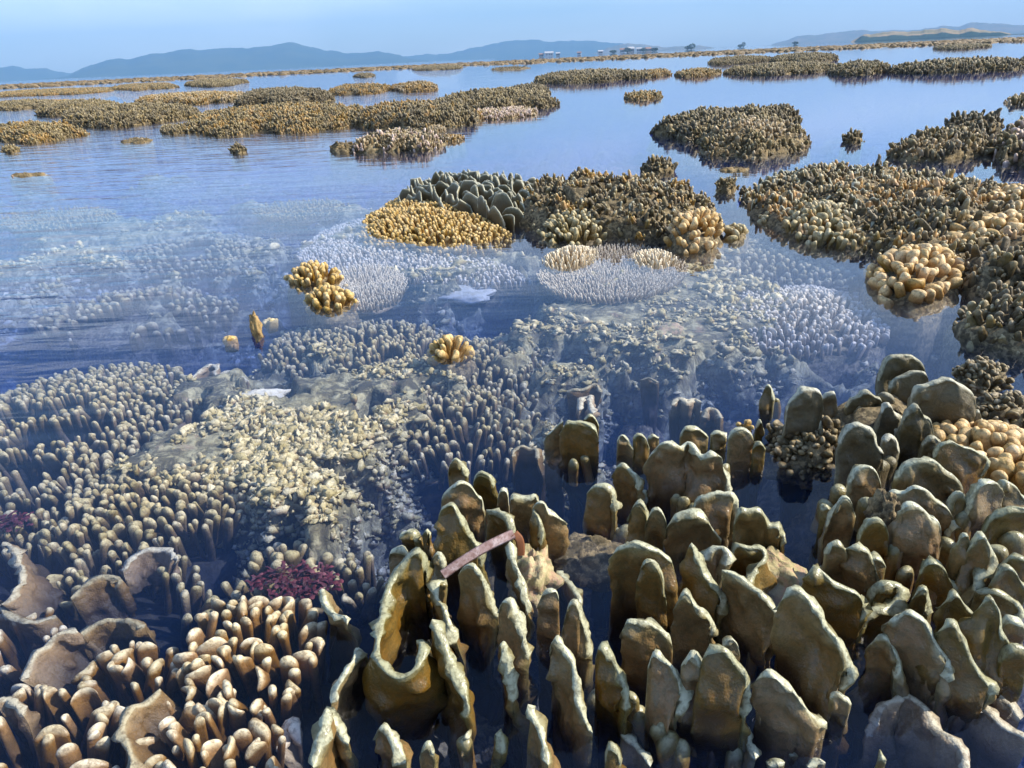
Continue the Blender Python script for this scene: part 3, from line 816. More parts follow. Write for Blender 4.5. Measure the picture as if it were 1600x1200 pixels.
solo('lumpy brown lobes joined in a row beside a tiny yellow coral', [
    [(1062, 681, 700), (1070, 667, 700), (1083, 665, 700), (1098, 670, 700), (1107, 684, 700)],
    [(1110, 677, 697), (1122, 672, 697), (1136, 676, 697)],
    [(1137, 683, 718), (1148, 671, 718), (1163, 669, 718), (1176, 679, 718), (1173, 700, 718)],
    [(1176, 700, 724), (1180, 693, 724), (1188, 691, 724), (1196, 703, 724)], [(1180, 670, 687), (1187, 657, 687), (1194, 670, 687)]],
    [(1095, 690, .004, .01, .04), (1080, 693, .0, .01, .04)])
solo('small dark brown pointed coral stub standing far out in the pool', [[(1190, 622, 634), (1196, 603, 635), (1201, 598, 636), (1207, 610, 637), (1210, 625, 638)]], [(1214, 622, .004, .008, .04)])
finger_colony('finger_coral', 'tiny bright yellow finger coral on top of the brown lobes', 'coral', ellipse_px(1164, 690, 13, 6), 0.03, 0.042, 0.011, (0.004, 0.0055), (0.02, 0.03), 'finger_gold', parts=30, base=None, seg=8, rings=7)

# --- big colony at the right edge
E = colony_root('plate_coral', 'large dense stand of olive lobes and curled blades at the right of the photo', 'coral', 1480, 930)
root_base(E, [(1260, 900), (1290, 800), (1400, 740), (1560, 720), (1630, 760), (1650, 960), (1600, 1080), (1450, 1090), (1330, 1000)], -0.26, 0.015, rough=0.04)
for s in [
    [(1258, 922, 970), (1264, 893, 973), (1271, 881, 975), (1285, 889, 979), (1302, 907, 984), (1327, 916, 988), (1347, 935, 991), (1349, 955, 993), (1340, 966, 994)],
    [(1362, 935, 962), (1368, 915, 960), (1380, 907, 960), (1398, 911, 962), (1408, 921, 966), (1404, 938, 972), (1388, 947, 978), (1365, 948, 982), (1350, 960, 988), (1347, 978, 993)],
    [(1383, 985, 1040), (1390, 970, 1044), (1402, 962, 1048), (1416, 952, 1052), (1435, 963, 1058), (1450, 980, 1064), (1462, 1006, 1070), (1479, 1030, 1074), (1477, 1046, 1076), (1466, 1057, 1076)],
    [(1356, 1018, 1040), (1362, 1004, 1044), (1375, 992, 1048), (1390, 998, 1052), (1404, 1020, 1057), (1405, 1042, 1061), (1396, 1058, 1063)],
    [(1420, 948, 975), (1432, 922, 978), (1446, 913, 980), (1452, 936, 984), (1449, 962, 986)],
    [(1464, 1002, 1060), (1472, 981, 1063), (1488, 971, 1066), (1506, 990, 1072), (1517, 1019, 1078), (1530, 1043, 1084), (1549, 1068, 1090), (1544, 1088, 1094)],
    [(1472, 955, 1008), (1478, 935, 1010), (1491, 924, 1012), (1507, 941, 1015), (1525, 965, 1018), (1521, 995, 1020)],
    [(1526, 970, 1040), (1532, 945, 1042), (1547, 934, 1045), (1562, 956, 1050), (1567, 986, 1055), (1577, 1010, 1058), (1570, 1042, 1060)],
    [(1505, 872, 930), (1517, 850, 932), (1536, 834, 934), (1550, 857, 938), (1552, 878, 942), (1530, 900, 950), (1524, 922, 958)],
    [(1524, 922, 960), (1540, 919, 964), (1556, 919, 968), (1581, 934, 974), (1595, 955, 980), (1583, 973, 985)],
    [(1550, 905, 955), (1560, 890, 957), (1574, 885, 958), (1592, 900, 960), (1608, 918, 962)],
    [(1437, 893, 945), (1447, 878, 946), (1461, 874, 948), (1478, 887, 948), (1485, 920, 948)],
    [(1288, 862, 918), (1296, 846, 918), (1308, 844, 918), (1322, 860, 916), (1334, 848, 922), (1347, 853, 926), (1358, 862, 928), (1367, 882, 930), (1364, 912, 930)],
    [(1340, 845, 895), (1347, 824, 895), (1360, 811, 896), (1376, 813, 897), (1387, 835, 898), (1388, 880, 900)],
    [(1291, 820, 860), (1300, 796, 860), (1315, 778, 861), (1330, 784, 862), (1337, 808, 863)],
    [(1403, 835, 892), (1409, 792, 892), (1427, 784, 893), (1450, 799, 894), (1467, 821, 895), (1470, 852, 896)],
    [(1382, 790, 850), (1395, 770, 850), (1412, 766, 851), (1431, 759, 852), (1461, 776, 853), (1487, 802, 854), (1479, 838, 856)],
    [(1503, 810, 850), (1518, 775, 850), (1532, 752, 850), (1550, 749, 848), (1562, 757, 846), (1568, 776, 845)],
    [(1535, 832, 880), (1550, 806, 880), (1575, 795, 880), (1615, 795, 880)],
    [(1325, 754, 800), (1337, 733, 800), (1360, 729, 801), (1375, 747, 802), (1377, 772, 803)],
    [(1396, 748, 800), (1420, 722, 800), (1450, 717, 800), (1472, 729, 802), (1499, 755, 804), (1509, 780, 806)],
    [(1458, 715, 770), (1470, 694, 770), (1490, 690, 770), (1515, 700, 770), (1535, 706, 770), (1540, 720, 770), (1526, 752, 772)],
    [(1558, 790, 830), (1565, 757, 830), (1577, 750, 830), (1592, 760, 830), (1604, 790, 832)],
    [(1560, 1030, 1065), (1572, 1014, 1066), (1590, 1010, 1068), (1612, 1022, 1072)],
    [(1545, 905, 940), (1570, 880, 942), (1590, 868, 944), (1615, 872, 946)],
    [(1490, 868, 925), (1497, 846, 926), (1508, 836, 927), (1517, 850, 928)],
    [(1480, 790, 840), (1490, 770, 840), (1503, 766, 842), (1512, 780, 844)],
    [(1560, 978, 1030), (1575, 962, 1032), (1592, 968, 1034), (1605, 985, 1036)],
    [(1352, 880, 925), (1362, 868, 926), (1375, 872, 927), (1384, 888, 928)],
    [(1300, 795, 830), (1290, 790, 832), (1283, 798, 834)],
    ]:
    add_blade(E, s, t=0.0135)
for px, py, z, r, h in [(1312, 757, .035, .012, .07), (1478, 838, .03, .012, .05), (1440, 800, .05, .012, .06), (1462, 880, .05, .012, .05), (1510, 800, .05, .012, .06), (1288, 784, .02, .011, .05), (1298, 890, .012, .010, .05), (1590, 835, .05, .013, .06), (1560, 850, .05, .012, .06),
                        (1418, 880, .03, .010, .05), (1400, 858, .045, .01, .05), (1500, 905, .03, .011, .05), (1378, 770, .045, .011, .05), (1590, 1000, .02, .01, .04), (1404, 806, .045, .011, .05), (1356, 778, .05, .011, .05)]:
    stub(E, px, py, z, r, h)

# --- weathered lobes behind it on the rock
G = colony_root('plate_coral', 'weathered grey-brown thick plates on dark rubble rock behind the dense stand', 'coral', 1380, 690)
root_base(G, [(1215, 740), (1240, 660), (1380, 630), (1530, 650), (1560, 720), (1430, 780), (1300, 790)], -0.16, 0.035, rough=0.035)
for s in [
    [(1424, 622, 690), (1434, 604, 690), (1455, 596, 690), (1484, 594, 690), (1506, 605, 690), (1521, 624, 690), (1514, 660, 690)],
    [(1371, 598, 640), (1379, 570, 640), (1397, 556, 640), (1431, 556, 640), (1444, 571, 640), (1440, 585, 640)],
    [(1388, 606, 650), (1400, 590, 650), (1424, 582, 650), (1446, 584, 650), (1452, 600, 650)],
    [(1229, 645, 700), (1233, 625, 700), (1245, 613, 700), (1265, 611, 700), (1282, 616, 700), (1284, 642, 700), (1277, 674, 700)],
    [(1284, 622, 665), (1292, 611, 665), (1302, 614, 665), (1308, 642, 665)],
    [(1319, 640, 665), (1330, 620, 665), (1350, 611, 665), (1366, 614, 665), (1376, 627, 665), (1377, 644, 665)],
    [(1311, 686, 750), (1325, 668, 750), (1345, 665, 750), (1364, 669, 750), (1371, 691, 752), (1376, 705, 752), (1382, 722, 752)],
    [(1376, 645, 700), (1382, 634, 700), (1393, 636, 700), (1407, 651, 700), (1398, 672, 702)],
    [(1408, 660, 720), (1418, 642, 720), (1431, 631, 720), (1442, 646, 720), (1455, 655, 722), (1461, 690, 724)],
    [(1516, 658, 692), (1522, 645, 692), (1529, 640, 692), (1535, 654, 692), (1547, 671, 692)],
    [(1376, 690, 735), (1388, 678, 735), (1400, 684, 736), (1406, 705, 738)],
    [(1440, 696, 735), (1450, 680, 735), (1462, 678, 736), (1470, 692, 738)],
    ]:
    add_blade(G, s, 'plate_grey', t=0.021)
for px, py, z, r, h in [(1460, 690, .05, .012, .06), (1372, 720, .03, .013, .05), (1386, 712, .03, .012, .05), (1440, 652, .07, .013, .06), (1382, 610, .06, .012, .05)]:
    stub(G, px, py, z, r, h, 'plate_grey')
finger_colony('finger_coral', 'orange tan stubby finger coral wedged between plates at the right edge', 'coral', [(1450, 690), (1480, 668), (1540, 672), (1600, 690), (1640, 720), (1640, 770), (1560, 760), (1500, 720)], 0.04, 0.062, 0.021, (0.0085, 0.0115), (0.04, 0.06), 'finger_tan', flat=(1, 1.5), seg=12, rings=11, pz=0.02)

# --- rubble rock at the left of it
def rock(label, px, py, z, size, mat='rock', seed=0, name='reef_rock', rough=0.32, nu=44, nv=26, cat='rock', knobs=0, kmat='finger_dark', rz=0.0, kr=(0.008, 0.013), fs=2.2):
    c = at(px, py, z)
    R = thing(name, label, cat, (c[0], c[1], z - size[2] * 0.6))
    V, F, Aq = rock_arrays((0, 0, 0), size, seed, rough, fs, nu, nv)
    cz, sz = math.cos(rz), math.sin(rz)
    V = np.column_stack([V[:, 0] * cz - V[:, 1] * sz, V[:, 0] * sz + V[:, 1] * cz, V[:, 2]]) + c
    part('rock_body', R, V, F, Aq, M[mat])
    if knobs:
        idx = rng.choice(len(V), knobs); P = V[idx]; nrm = P - c; nrm[:, 2] = np.abs(nrm[:, 2]) + 0.3 * np.linalg.norm(nrm, axis=1)
        keep = P[:, 2] > c[2] - 0.2 * size[2]; P = P[keep]; nrm = nrm[keep]; k = len(P)
        rb = rng.uniform(*kr, k)
        v, tp, f, f3 = finger_arrays(P - 0.4 * rb[:, None] * nrm / np.linalg.norm(nrm, axis=1)[:, None], nrm + rng.normal(0, .02, (k, 3)) * np.array(size).mean() * 5, rb * rng.uniform(1.5, 3.2, k), rb * rng.uniform(1, 2, k), rb, rng.uniform(0, 6, k), rng.normal(0, .2, k), rng.normal(0, .3, k), 8, 7, lump=0.4)
        vv, ff, aa = stack(v, tp, f, f3, rng.random(k))
        q = part('coral_knobs', R, vv, ff, aa, M[kmat]); q['kind'] = 'stuff'
    return R
rock('dark rubble rock with small dead branches, left foot of the grey-brown thick plates', 1262, 715, -0.02, (0.062, 0.05, 0.05), seed=3, knobs=420, kr=(0.0035, 0.0065), rough=0.45)
rock('dark knobbly rock lump in open water behind the plates at the right', 1560, 655, 0.01, (0.05, 0.035, 0.035), seed=5, knobs=300, kr=(0.0035, 0.006), rough=0.4)
rock('small ragged rock with stub branches above the big slab of plate coral', 1528, 600, 0.015, (0.042, 0.03, 0.035), seed=8, knobs=300, kr=(0.0035, 0.006), rough=0.4)
rock('grey wrinkled stone between the leaf plates and the round lobes', 925, 880, -0.045, (0.06, 0.04, 0.035), seed=11, rough=0.35)
rock('small stone with yellow-green algae leaning against a broad blade', 1205, 915, -0.03, (0.04, 0.05, 0.045), 'rubble', seed=12, rough=0.2, rz=0.6)
rock('dark brown crusted lump poking out amid the olive lobes', 1382, 815, 0.04, (0.02, 0.02, 0.04), seed=15, rough=0.4)
rock('cream encrusted rubble lump under the draped leaf', 833, 905, -0.02, (0.03, 0.045, 0.04), 'rubble', seed=18, rough=0.4)
rock('pale yellowish dead coral stick lying over the rubble', 395, 628, -0.06, (0.075, 0.022, 0.024), 'white_rock', seed=21, rough=0.25, rz=0.55, cat='dead coral', name='dead_coral')

# --- pink dead leaf strip draped over the blades
LF = thing('dead_leaf', 'pinkish speckled strip of dead seagrass draped over two plate blades', 'leaf', tuple(at(750, 885, 0.04)))
def leaf_strip(pts, w):
    C, L = catmull(np.array(pts), 40)
    T = np.gradient(C, axis=0); T /= np.linalg.norm(T, axis=1)[:, None]
    B = np.cross(T, np.array([0.15, -0.75, 0.65])); B /= np.linalg.norm(B, axis=1)[:, None]
    Nn = np.cross(B, T)
    rows = []
    prof = [(-1, .0), (-.6, .12), (0, .05), (.6, .12), (1, .0), (.6, -.04), (0, -.1), (-.6, -.04)]
    for a, b_ in prof: rows.append(C + B * (a * w) + Nn * (b_ * w * 0.8))
    V = np.stack(rows, 0)                        # (8, n, 3)
    return V.reshape(-1, 3), grid_faces(8, 40, True)
p0, h0 = stand(692, 898, 952); p1, h1 = stand(803, 836, 925); p2, h2 = stand(813, 868, 930)
lm = rock_mat('dead_leaf', [(0.44, 0.29, 0.25), (0.64, 0.50, 0.45), (0.30, 0.17, 0.14)], 4.0, 0.6, 0.3, 0.002)
lm2 = rock_mat('dead_leaf_tip', [(0.20, 0.075, 0.03), (0.26, 0.11, 0.05)], 3.0, 0.6, 0.3, 0.002)
a0 = p0 + [0, 0, h0]; a1 = p1 + [0, 0, h1 + 0.002]; a2 = p2 + [0, 0, h2]
mid = [a0 + (a1 - a0) * t + np.array([0, 0, 0.004 * math.sin(math.pi * t)]) for t in (0, .25, .5, .75, 1)]
v, f = leaf_strip(mid, 0.0058)
part('leaf_blade', LF, v, f, None, lm)
v, f = leaf_strip([a1 + (a1 - a0) * 0.004, a1 + (a2 - a1) * 0.3 + [0.004, 0, 0.001], a1 + (a2 - a1) * 0.65 + [0.003, 0, 0], a2], 0.0052)
part('leaf_tip', LF, v, f, None, lm2)

# ------------------------------------------------------------------ submerged plates
def sub_plate(label, specs, t=0.012, lean=(0.0, 0.0), mat='plate_wet', zbot=-0.2):
    px = np.mean([p[0] for s in specs for p in s]); py = np.mean([p[1] for s in specs for p in s])
    R = colony_root('plate_coral', label, 'coral', px, py)
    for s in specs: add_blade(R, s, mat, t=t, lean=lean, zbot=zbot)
    return R
sub_plate('wide pale plates just under the water in the bottom right corner', [
    [(1352, 1150, -50), (1375, 1108, -22), (1397, 1092, -14), (1416, 1087, -12), (1442, 1106, -13), (1472, 1140, -16), (1499, 1166, -16), (1514, 1210, -18)],
    [(1480, 1120, -40), (1506, 1088, -12), (1525, 1087, -12), (1551, 1114, -13), (1574, 1136, -16), (1610, 1160, -18)],
    [(1545, 1090, -30), (1560, 1085, -14), (1580, 1100, -14), (1594, 1125, -20)]], t=0.012, lean=(0.35, 0.25))
sub_plate('folded brown plate spreading underwater at the left edge', [
    [(4, 846, -30), (22, 859, -30), (28, 876, -30), (36, 896, -30), (22, 924, -30), (2, 945, -34)], [(-20, 930, -45), (10, 960, -45), (50, 972, -50), (90, 960, -60)]], lean=(-0.7, 0.1), zbot=-0.09)
sub_plate('jagged upright brown plate underwater, third from the left edge', [[(110, 936, -40), (125, 918, -34), (142, 905, -30), (165, 897, -30), (184, 904, -34), (178, 915, -45)]], lean=(-0.35, 0.25), zbot=-0.09)
sub_plate('pale shelf-like plate lying low among rubble and finger coral', [[(190, 892, -50), (210, 868, -44), (238, 856, -42), (262, 857, -42), (276, 872, -46), (276, 884, -60)]], lean=(0.0, 0.4), zbot=-0.085)
sub_plate('arched brown plate with a crisp pale rim underwater above the finger coral', [[(122, 992, -34), (150, 973, -30), (180, 964, -28), (205, 970, -28), (226, 978, -32)]], lean=(-0.2, 0.3), zbot=-0.09)
sub_plate('big slanting brown plate underwater beside the pale-tipped fingers', [[(30, 1060, -34), (50, 1030, -30), (68, 1008, -27), (88, 991, -26), (122, 988, -30)]], lean=(-0.7, 0.0), zbot=-0.085)
sub_plate('long S-shaped pale-rimmed plate among the finger coral at the bottom', [[(249, 1074, -8), (226, 1094, -8), (203, 1110, -9), (188, 1136, -9), (198, 1160, -10), (204, 1185, -10), (196, 1215, -12)]], lean=(-0.55, 0.0), zbot=-0.085)
sub_plate('small brown plate cut off by the left edge near the bottom', [[(-10, 1100, -20), (10, 1093, -20), (24, 1096, -20), (36, 1120, -26)]], lean=(-0.4, 0.1))
sub_plate('bleached grey broken plate underwater, right of the finger coral', [[(430, 1172, -40), (438, 1150, -34), (452, 1125, -30), (462, 1135, -30), (470, 1160, -40)]], lean=(-0.2, 0.1), mat='table')
sub_plate('thin ruffled plate underwater beyond the finger field at the left', [[(300, 590, -40), (322, 572, -36), (340, 568, -36), (336, 584, -40)], [(330, 592, -50), (352, 580, -46), (372, 583, -46), (388, 596, -50)]], lean=(-0.2, 0.2))
sub_plate('flat squared plate deep in the pool under the lone brown plates', [[(800, 712, -30), (806, 700, -26), (836, 698, -26), (840, 714, -30)]], lean=(0, 0.2), mat='plate_wet')
sub_plate('angled grey plates underwater behind the lone brown plates', [[(885, 610, -30), (910, 606, -24), (930, 600, -22), (940, 612, -30)], [(1000, 594, -40), (1015, 590, -34), (1030, 596, -40)]], lean=(0, 0.2))
sub_plate('pale knobbly stalk coral underwater behind the squared plate', [[(905, 640, -30), (908, 622, -22), (916, 618, -20), (924, 618, -20), (922, 632, -26), (926, 645, -30)]], t=0.016)
sub_plate('cluster of pale rounded lobes underwater in the open pool', [[(1050, 630, -14), (1062, 622, -12), (1074, 628, -12), (1084, 622, -12), (1096, 628, -14)], [(1098, 648, -30), (1108, 638, -26), (1122, 642, -28), (1126, 654, -34)], [(1080, 645, -40), (1092, 640, -36), (1104, 650, -40)]], t=0.016)

# ------------------------------------------------------------------ submerged finger fields
finger_colony('finger_coral', 'bright pale-tipped brown finger coral breaking the surface, bottom left', 'coral',
              [(270, 1060), (300, 960), (370, 925), (470, 930), (510, 980), (490, 1060), (420, 1110), (320, 1110)], -0.012, 0.006, 0.0215, (0.0044, 0.0060), (0.085, 0.115), 'finger_pale', base='rock_shade', flat=(1, 3.2), curl=0.4, gaps=-0.6, tilt=0.3, seg=12, rings=11, pz=-0.01)
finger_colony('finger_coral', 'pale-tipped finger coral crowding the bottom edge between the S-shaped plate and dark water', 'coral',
              [(228, 1130), (260, 1085), (330, 1080), (420, 1100), (450, 1150), (430, 1250), (240, 1260), (218, 1200)], -0.022, -0.004, 0.0215, (0.0044, 0.0060), (0.085, 0.115), 'finger_pale', base='rock_shade', flat=(1, 3.2), curl=0.4, gaps=-0.6, tilt=0.25, seg=12, rings=11, pz=-0.01)
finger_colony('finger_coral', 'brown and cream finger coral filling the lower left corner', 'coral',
              [(-40, 1130), (30, 1060), (110, 1040), (180, 1080), (195, 1150), (180, 1250), (-40, 1260)], -0.03, -0.012, 0.0215, (0.0044, 0.0060), (0.085, 0.115), 'finger_pale', base='rock_shade', flat=(1, 3.2), curl=0.4, gaps=-0.6, tilt=0.25, seg=12, rings=11, pz=-0.02)
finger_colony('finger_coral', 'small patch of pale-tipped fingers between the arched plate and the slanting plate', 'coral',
              [(125, 1060), (150, 1000), (230, 985), (270, 1010), (270, 1060), (230, 1085), (190, 1090)], -0.035, -0.015, 0.0215, (0.0044, 0.0060), (0.085, 0.115), 'finger_pale', base='rock_shade', flat=(1, 3.2), curl=0.4, gaps=-0.6, tilt=0.25, seg=12, rings=11, pz=-0.02)
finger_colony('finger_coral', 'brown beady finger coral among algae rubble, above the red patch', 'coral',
              [(330, 940), (350, 870), (420, 830), (500, 830), (540, 870), (500, 900), (420, 930)], -0.075, -0.045, 0.026, (0.0075, 0.0105), (0.075, 0.105), 'finger_blue', base='rock_shade', flat=(1, 1.5), pz=-0.05, keep=0.8)
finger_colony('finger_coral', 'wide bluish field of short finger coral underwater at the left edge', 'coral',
              [(-60, 640), (60, 590), (200, 565), (300, 590), (290, 650), (230, 720), (120, 780), (-60, 790)], -0.06, -0.03, 0.0195, (0.0044, 0.0062), (0.075, 0.105), 'finger_blue', base='rock_shade', flat=(1, 2.0), parts=100, pz=-0.06, orient=0.0, gaps=-0.5)
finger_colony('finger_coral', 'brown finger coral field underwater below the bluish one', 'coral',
              [(60, 840), (130, 760), (240, 700), (380, 690), (440, 740), (360, 810), (260, 850), (150, 880)], -0.055, -0.028, 0.0195, (0.0044, 0.0062), (0.075, 0.105), 'finger_blue', base='rock_shade', flat=(1, 2.0), parts=100, pz=-0.06, orient=0.2, gaps=-0.5)
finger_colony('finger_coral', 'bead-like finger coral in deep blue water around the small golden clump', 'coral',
              [(400, 560), (440, 510), (560, 495), (700, 520), (840, 555), (850, 600), (740, 640), (640, 600), (500, 580)], -0.07, -0.035, 0.021, (0.0046, 0.0062), (0.075, 0.105), 'finger_blue', base='rock_shade', flat=(1, 2.0), parts=100, pz=-0.06, gaps=-0.5)
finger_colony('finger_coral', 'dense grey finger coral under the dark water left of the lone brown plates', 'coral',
              [(600, 660), (660, 610), (780, 600), (860, 640), (840, 700), (740, 720), (640, 720)], -0.075, -0.04, 0.0215, (0.0044, 0.0060), (0.075, 0.105), 'finger_blue', base='rock_shade', flat=(1, 1.9), parts=90, pz=-0.07, keep=0.85, gaps=-0.5)
finger_colony('finger_coral', 'pale pinkish finger coral patch underwater left of the tan lobed mound', 'coral',
              [(1080, 490), (1150, 450), (1270, 440), (1370, 470), (1390, 510), (1300, 540), (1160, 530)], -0.06, -0.022, 0.0195, (0.0042, 0.0058), (0.032, 0.045), 'table', base='rock', flat=(1, 2.2), parts=100, pz=-0.05, gaps=-0.5)
finger_colony('finger_coral', 'scattered pale fingers underwater in front of the golden mound', 'coral',
              [(480, 380), (560, 340), (680, 390), (780, 410), (830, 440), (720, 440), (600, 420)], -0.05, -0.025, 0.020, (0.0042, 0.0058), (0.032, 0.045), 'table', base='rock', flat=(1, 1.8), parts=80, pz=-0.05)
finger_colony('finger_coral', 'faint submerged fingers between the open water and the right-hand mound', 'coral',
              [(1090, 420), (1180, 360), (1290, 370), (1350, 400), (1340, 440), (1200, 450)], -0.07, -0.035, 0.028, (0.006, 0.009), (0.075, 0.105), 'finger_blue', base='rock_shade', flat=(1, 2.0), parts=60, pz=-0.08)

# ------------------------------------------------------------------ broken coral and algae crust lying on the sea bed
def rubble_field(k=30000, far=False):
    px = rng.uniform(-100, 1500, k * 3); py = (270 + 250 * rng.random(k * 3) ** 0.7) if far else 420 + 540 * rng.random(k * 3) ** 0.8
    xy = at(px, py, -0.12)[:, :2]
    m = fbm(np.column_stack([xy * 7, 0 * px]), 3, 71)
    w = np.exp(-((px - 460) / 330) ** 2 - ((py - 720) / 150) ** 2) + 0.6 * np.exp(-((px - 1050) / 330) ** 2 - ((py - 560) / 60) ** 2) + 0.5 * np.exp(-((px - 880) / 90) ** 2 - ((py - 740) / 90) ** 2)
    if far: w = 0.8 * np.exp(-((px - 200) / 420) ** 2) + 0.7 * np.exp(-((px - 1200) / 200) ** 2); m = fbm(np.column_stack([xy * 2.6, 0 * px]), 3, 71)
    ok = rng.random(k * 3) < w * sstep(-0.12, 0.12, m)
    xy = xy[ok][:k]; n_ = len(xy)
    z = bed_z(xy[:, 0], xy[:, 1])
    s = np.exp(rng.normal(math.log(0.0042), 0.5, n_))
    s = np.minimum(s, 0.0085) * (1.5 if far else 1)
    u = np.linspace(0, 2 * math.pi, 7, endpoint=False); v = np.linspace(0.01, math.pi - 0.01, 6)
    U, Vv = np.meshgrid(u, v, indexing='ij')
    D = np.stack([np.cos(U) * np.sin(Vv), np.sin(U) * np.sin(Vv), np.cos(Vv)], -1).reshape(-1, 3)
    P = D[None] * (1 + 0.8 * vnoise(D[None] * 2.3 + rng.uniform(0, 90, (n_, 1, 3)), 3))[..., None]
    P = P * s[:, None, None] * np.exp(np.clip(rng.normal(0, 0.5, (n_, 1, 3)), -0.8, 0.6)) * [1, 1, 0.8]
    a = rng.uniform(0, 6.3, n_); c, q = np.cos(a)[:, None], np.sin(a)[:, None]
    P = np.stack([P[..., 0] * c - P[..., 1] * q, P[..., 0] * q + P[..., 1] * c, P[..., 2]], -1) + np.column_stack([xy, z + s * 0.4])[:, None]
    P[..., 2] = np.minimum(P[..., 2], -0.006)
    F = grid_faces(7, 6, True)[:, ::-1]
    V = P.reshape(-1, 3); f = (F[None] + (np.arange(n_) * 42)[:, None, None]).reshape(-1, 4)
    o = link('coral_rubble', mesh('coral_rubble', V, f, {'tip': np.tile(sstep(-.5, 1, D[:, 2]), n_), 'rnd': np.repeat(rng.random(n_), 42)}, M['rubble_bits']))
    tag(o, 'cream broken coral strewn over the sea bed ' + ('further out' if far else 'near the plates'), 'rubble', None, 'stuff')
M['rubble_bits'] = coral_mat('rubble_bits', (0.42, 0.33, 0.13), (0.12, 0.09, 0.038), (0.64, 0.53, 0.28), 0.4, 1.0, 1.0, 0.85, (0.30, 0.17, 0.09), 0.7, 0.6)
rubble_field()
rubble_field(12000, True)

def algae(label, px, py, rx, ry, z, k):
    pt = Patch(ellipse_px(px, py, rx, ry, 20), z)
    R = thing('red_algae', label, 'algae', (pt.c[0], pt.c[1], z - 0.03))
    xy = pt.sample(0.005, 0.6, 1.0); xy = xy[(rng.random(len(xy)) < 0.9) & (fbm(np.column_stack([xy * 60, 0 * xy[:, 0]]), 2, 4) > -0.25)]; n_ = len(xy)
    V = np.zeros((n_, 12, 3)); t = np.linspace(0, 1, 6)
    a = rng.uniform(0, 6.3, n_); ln = rng.uniform(.008, .018, n_); w = rng.uniform(.0015, .004, n_); up = rng.uniform(.2, 1.0, n_)
    for j in range(6):
        c = np.column_stack([xy[:, 0] + np.cos(a) * ln * t[j], xy[:, 1] + np.sin(a) * ln * t[j], z - 0.012 + ln * up * t[j] * (1.3 - t[j]) + 0.006 * fbm(np.column_stack([xy * 40, 0 * a]), 2, 7)])
        ww = w * math.sin(math.pi * (0.15 + 0.75 * t[j])) * (1 + 0.5 * math.sin(9 * t[j]))
        o = np.column_stack([-np.sin(a) * ww, np.cos(a) * ww, 0.3 * ww])
        V[:, j * 2] = c - o; V[:, j * 2 + 1] = c + o
    F = np.array([[j * 2, j * 2 + 2, j * 2 + 3, j * 2 + 1] for j in range(5)])
    f = (F[None] + (np.arange(n_) * 12)[:, None, None]).reshape(-1, 4)
    part('fronds', R, V.reshape(-1, 3), f, {'tip': np.tile(np.repeat(t, 2), n_), 'rnd': np.repeat(rng.random(n_), 12)}, M['red_algae'])['kind'] = 'stuff'
M['red_algae'] = coral_mat('red_algae', (0.075, 0.011, 0.017), (0.025, 0.005, 0.008), (0.19, 0.045, 0.05), 0.5, 1.0, 1.0, 0.5, (0.10, 0.01, 0.03), 0.5, 0.2)
algae('maroon patch of red algae between the beady coral and the pale-tipped fingers', 455, 902, 70, 24, -0.025, 0)
algae('small purple-red algae patch at the left edge above the folded plate', 12, 808, 30, 12, -0.04, 0)

finger_colony('finger_coral', 'low brown finger coral between the folded plate and the pale shelf-like plate', 'coral',
              [(40, 880), (120, 850), (200, 850), (300, 880), (330, 930), (250, 960), (170, 960), (90, 930)], -0.075, -0.05, 0.02, (0.0045, 0.0065), (0.075, 0.105), 'finger_blue', base='rock_shade', flat=(1, 2.0), tilt=0.3, parts=100, pz=-0.06, gaps=-0.4)
finger_colony('finger_coral', 'brown finger coral under the rims of the plates at the left edge', 'coral',
              [(-40, 960), (40, 950), (100, 960), (110, 1000), (50, 1040), (-40, 1070)], -0.06, -0.045, 0.02, (0.0045, 0.0065), (0.08, 0.11), 'finger_pale', base='rock_shade', flat=(1, 2.2), tilt=0.3, parts=80, pz=-0.06, gaps=-0.4)
finger_colony('finger_coral', 'small dim finger coral in the gap right of the red algae', 'coral',
              [(500, 900), (540, 860), (600, 850), (620, 890), (580, 930), (530, 940)], -0.075, -0.055, 0.021, (0.0046, 0.0062), (0.075, 0.105), 'finger_blue', base='rock_shade', flat=(1, 2.0), tilt=0.3, parts=60, pz=-0.06, gaps=-0.4)
finger_colony('finger_coral', 'sandy-brown finger coral patch left of the rubble bank, nearer than the bluish field', 'coral',
              [(-60, 800), (20, 780), (110, 790), (120, 840), (40, 850), (-60, 860)], -0.075, -0.05, 0.02, (0.0045, 0.0065), (0.075, 0.105), 'finger_blue', base='rock_shade', flat=(1, 2.0), tilt=0.3, parts=80, pz=-0.06, gaps=-0.4)

for lab, poly in [('pale finger coral patch underwater in the ripples at the left, nearest of two', [(60, 470), (180, 440), (320, 445), (370, 475), (260, 505), (120, 510)]),
                  ('pale finger coral patch underwater in the ripples at the left, further of two', [(150, 390), (280, 360), (420, 365), (440, 395), (320, 415), (200, 418)])]:
    finger_colony('finger_coral', lab, 'coral', poly, -0.09, -0.05, 0.036, (0.007, 0.010), (0.06, 0.08), 'finger_blue', flat=(1, 2.2), tilt=0.3, parts=60, pz=-0.06, gaps=-0.25)
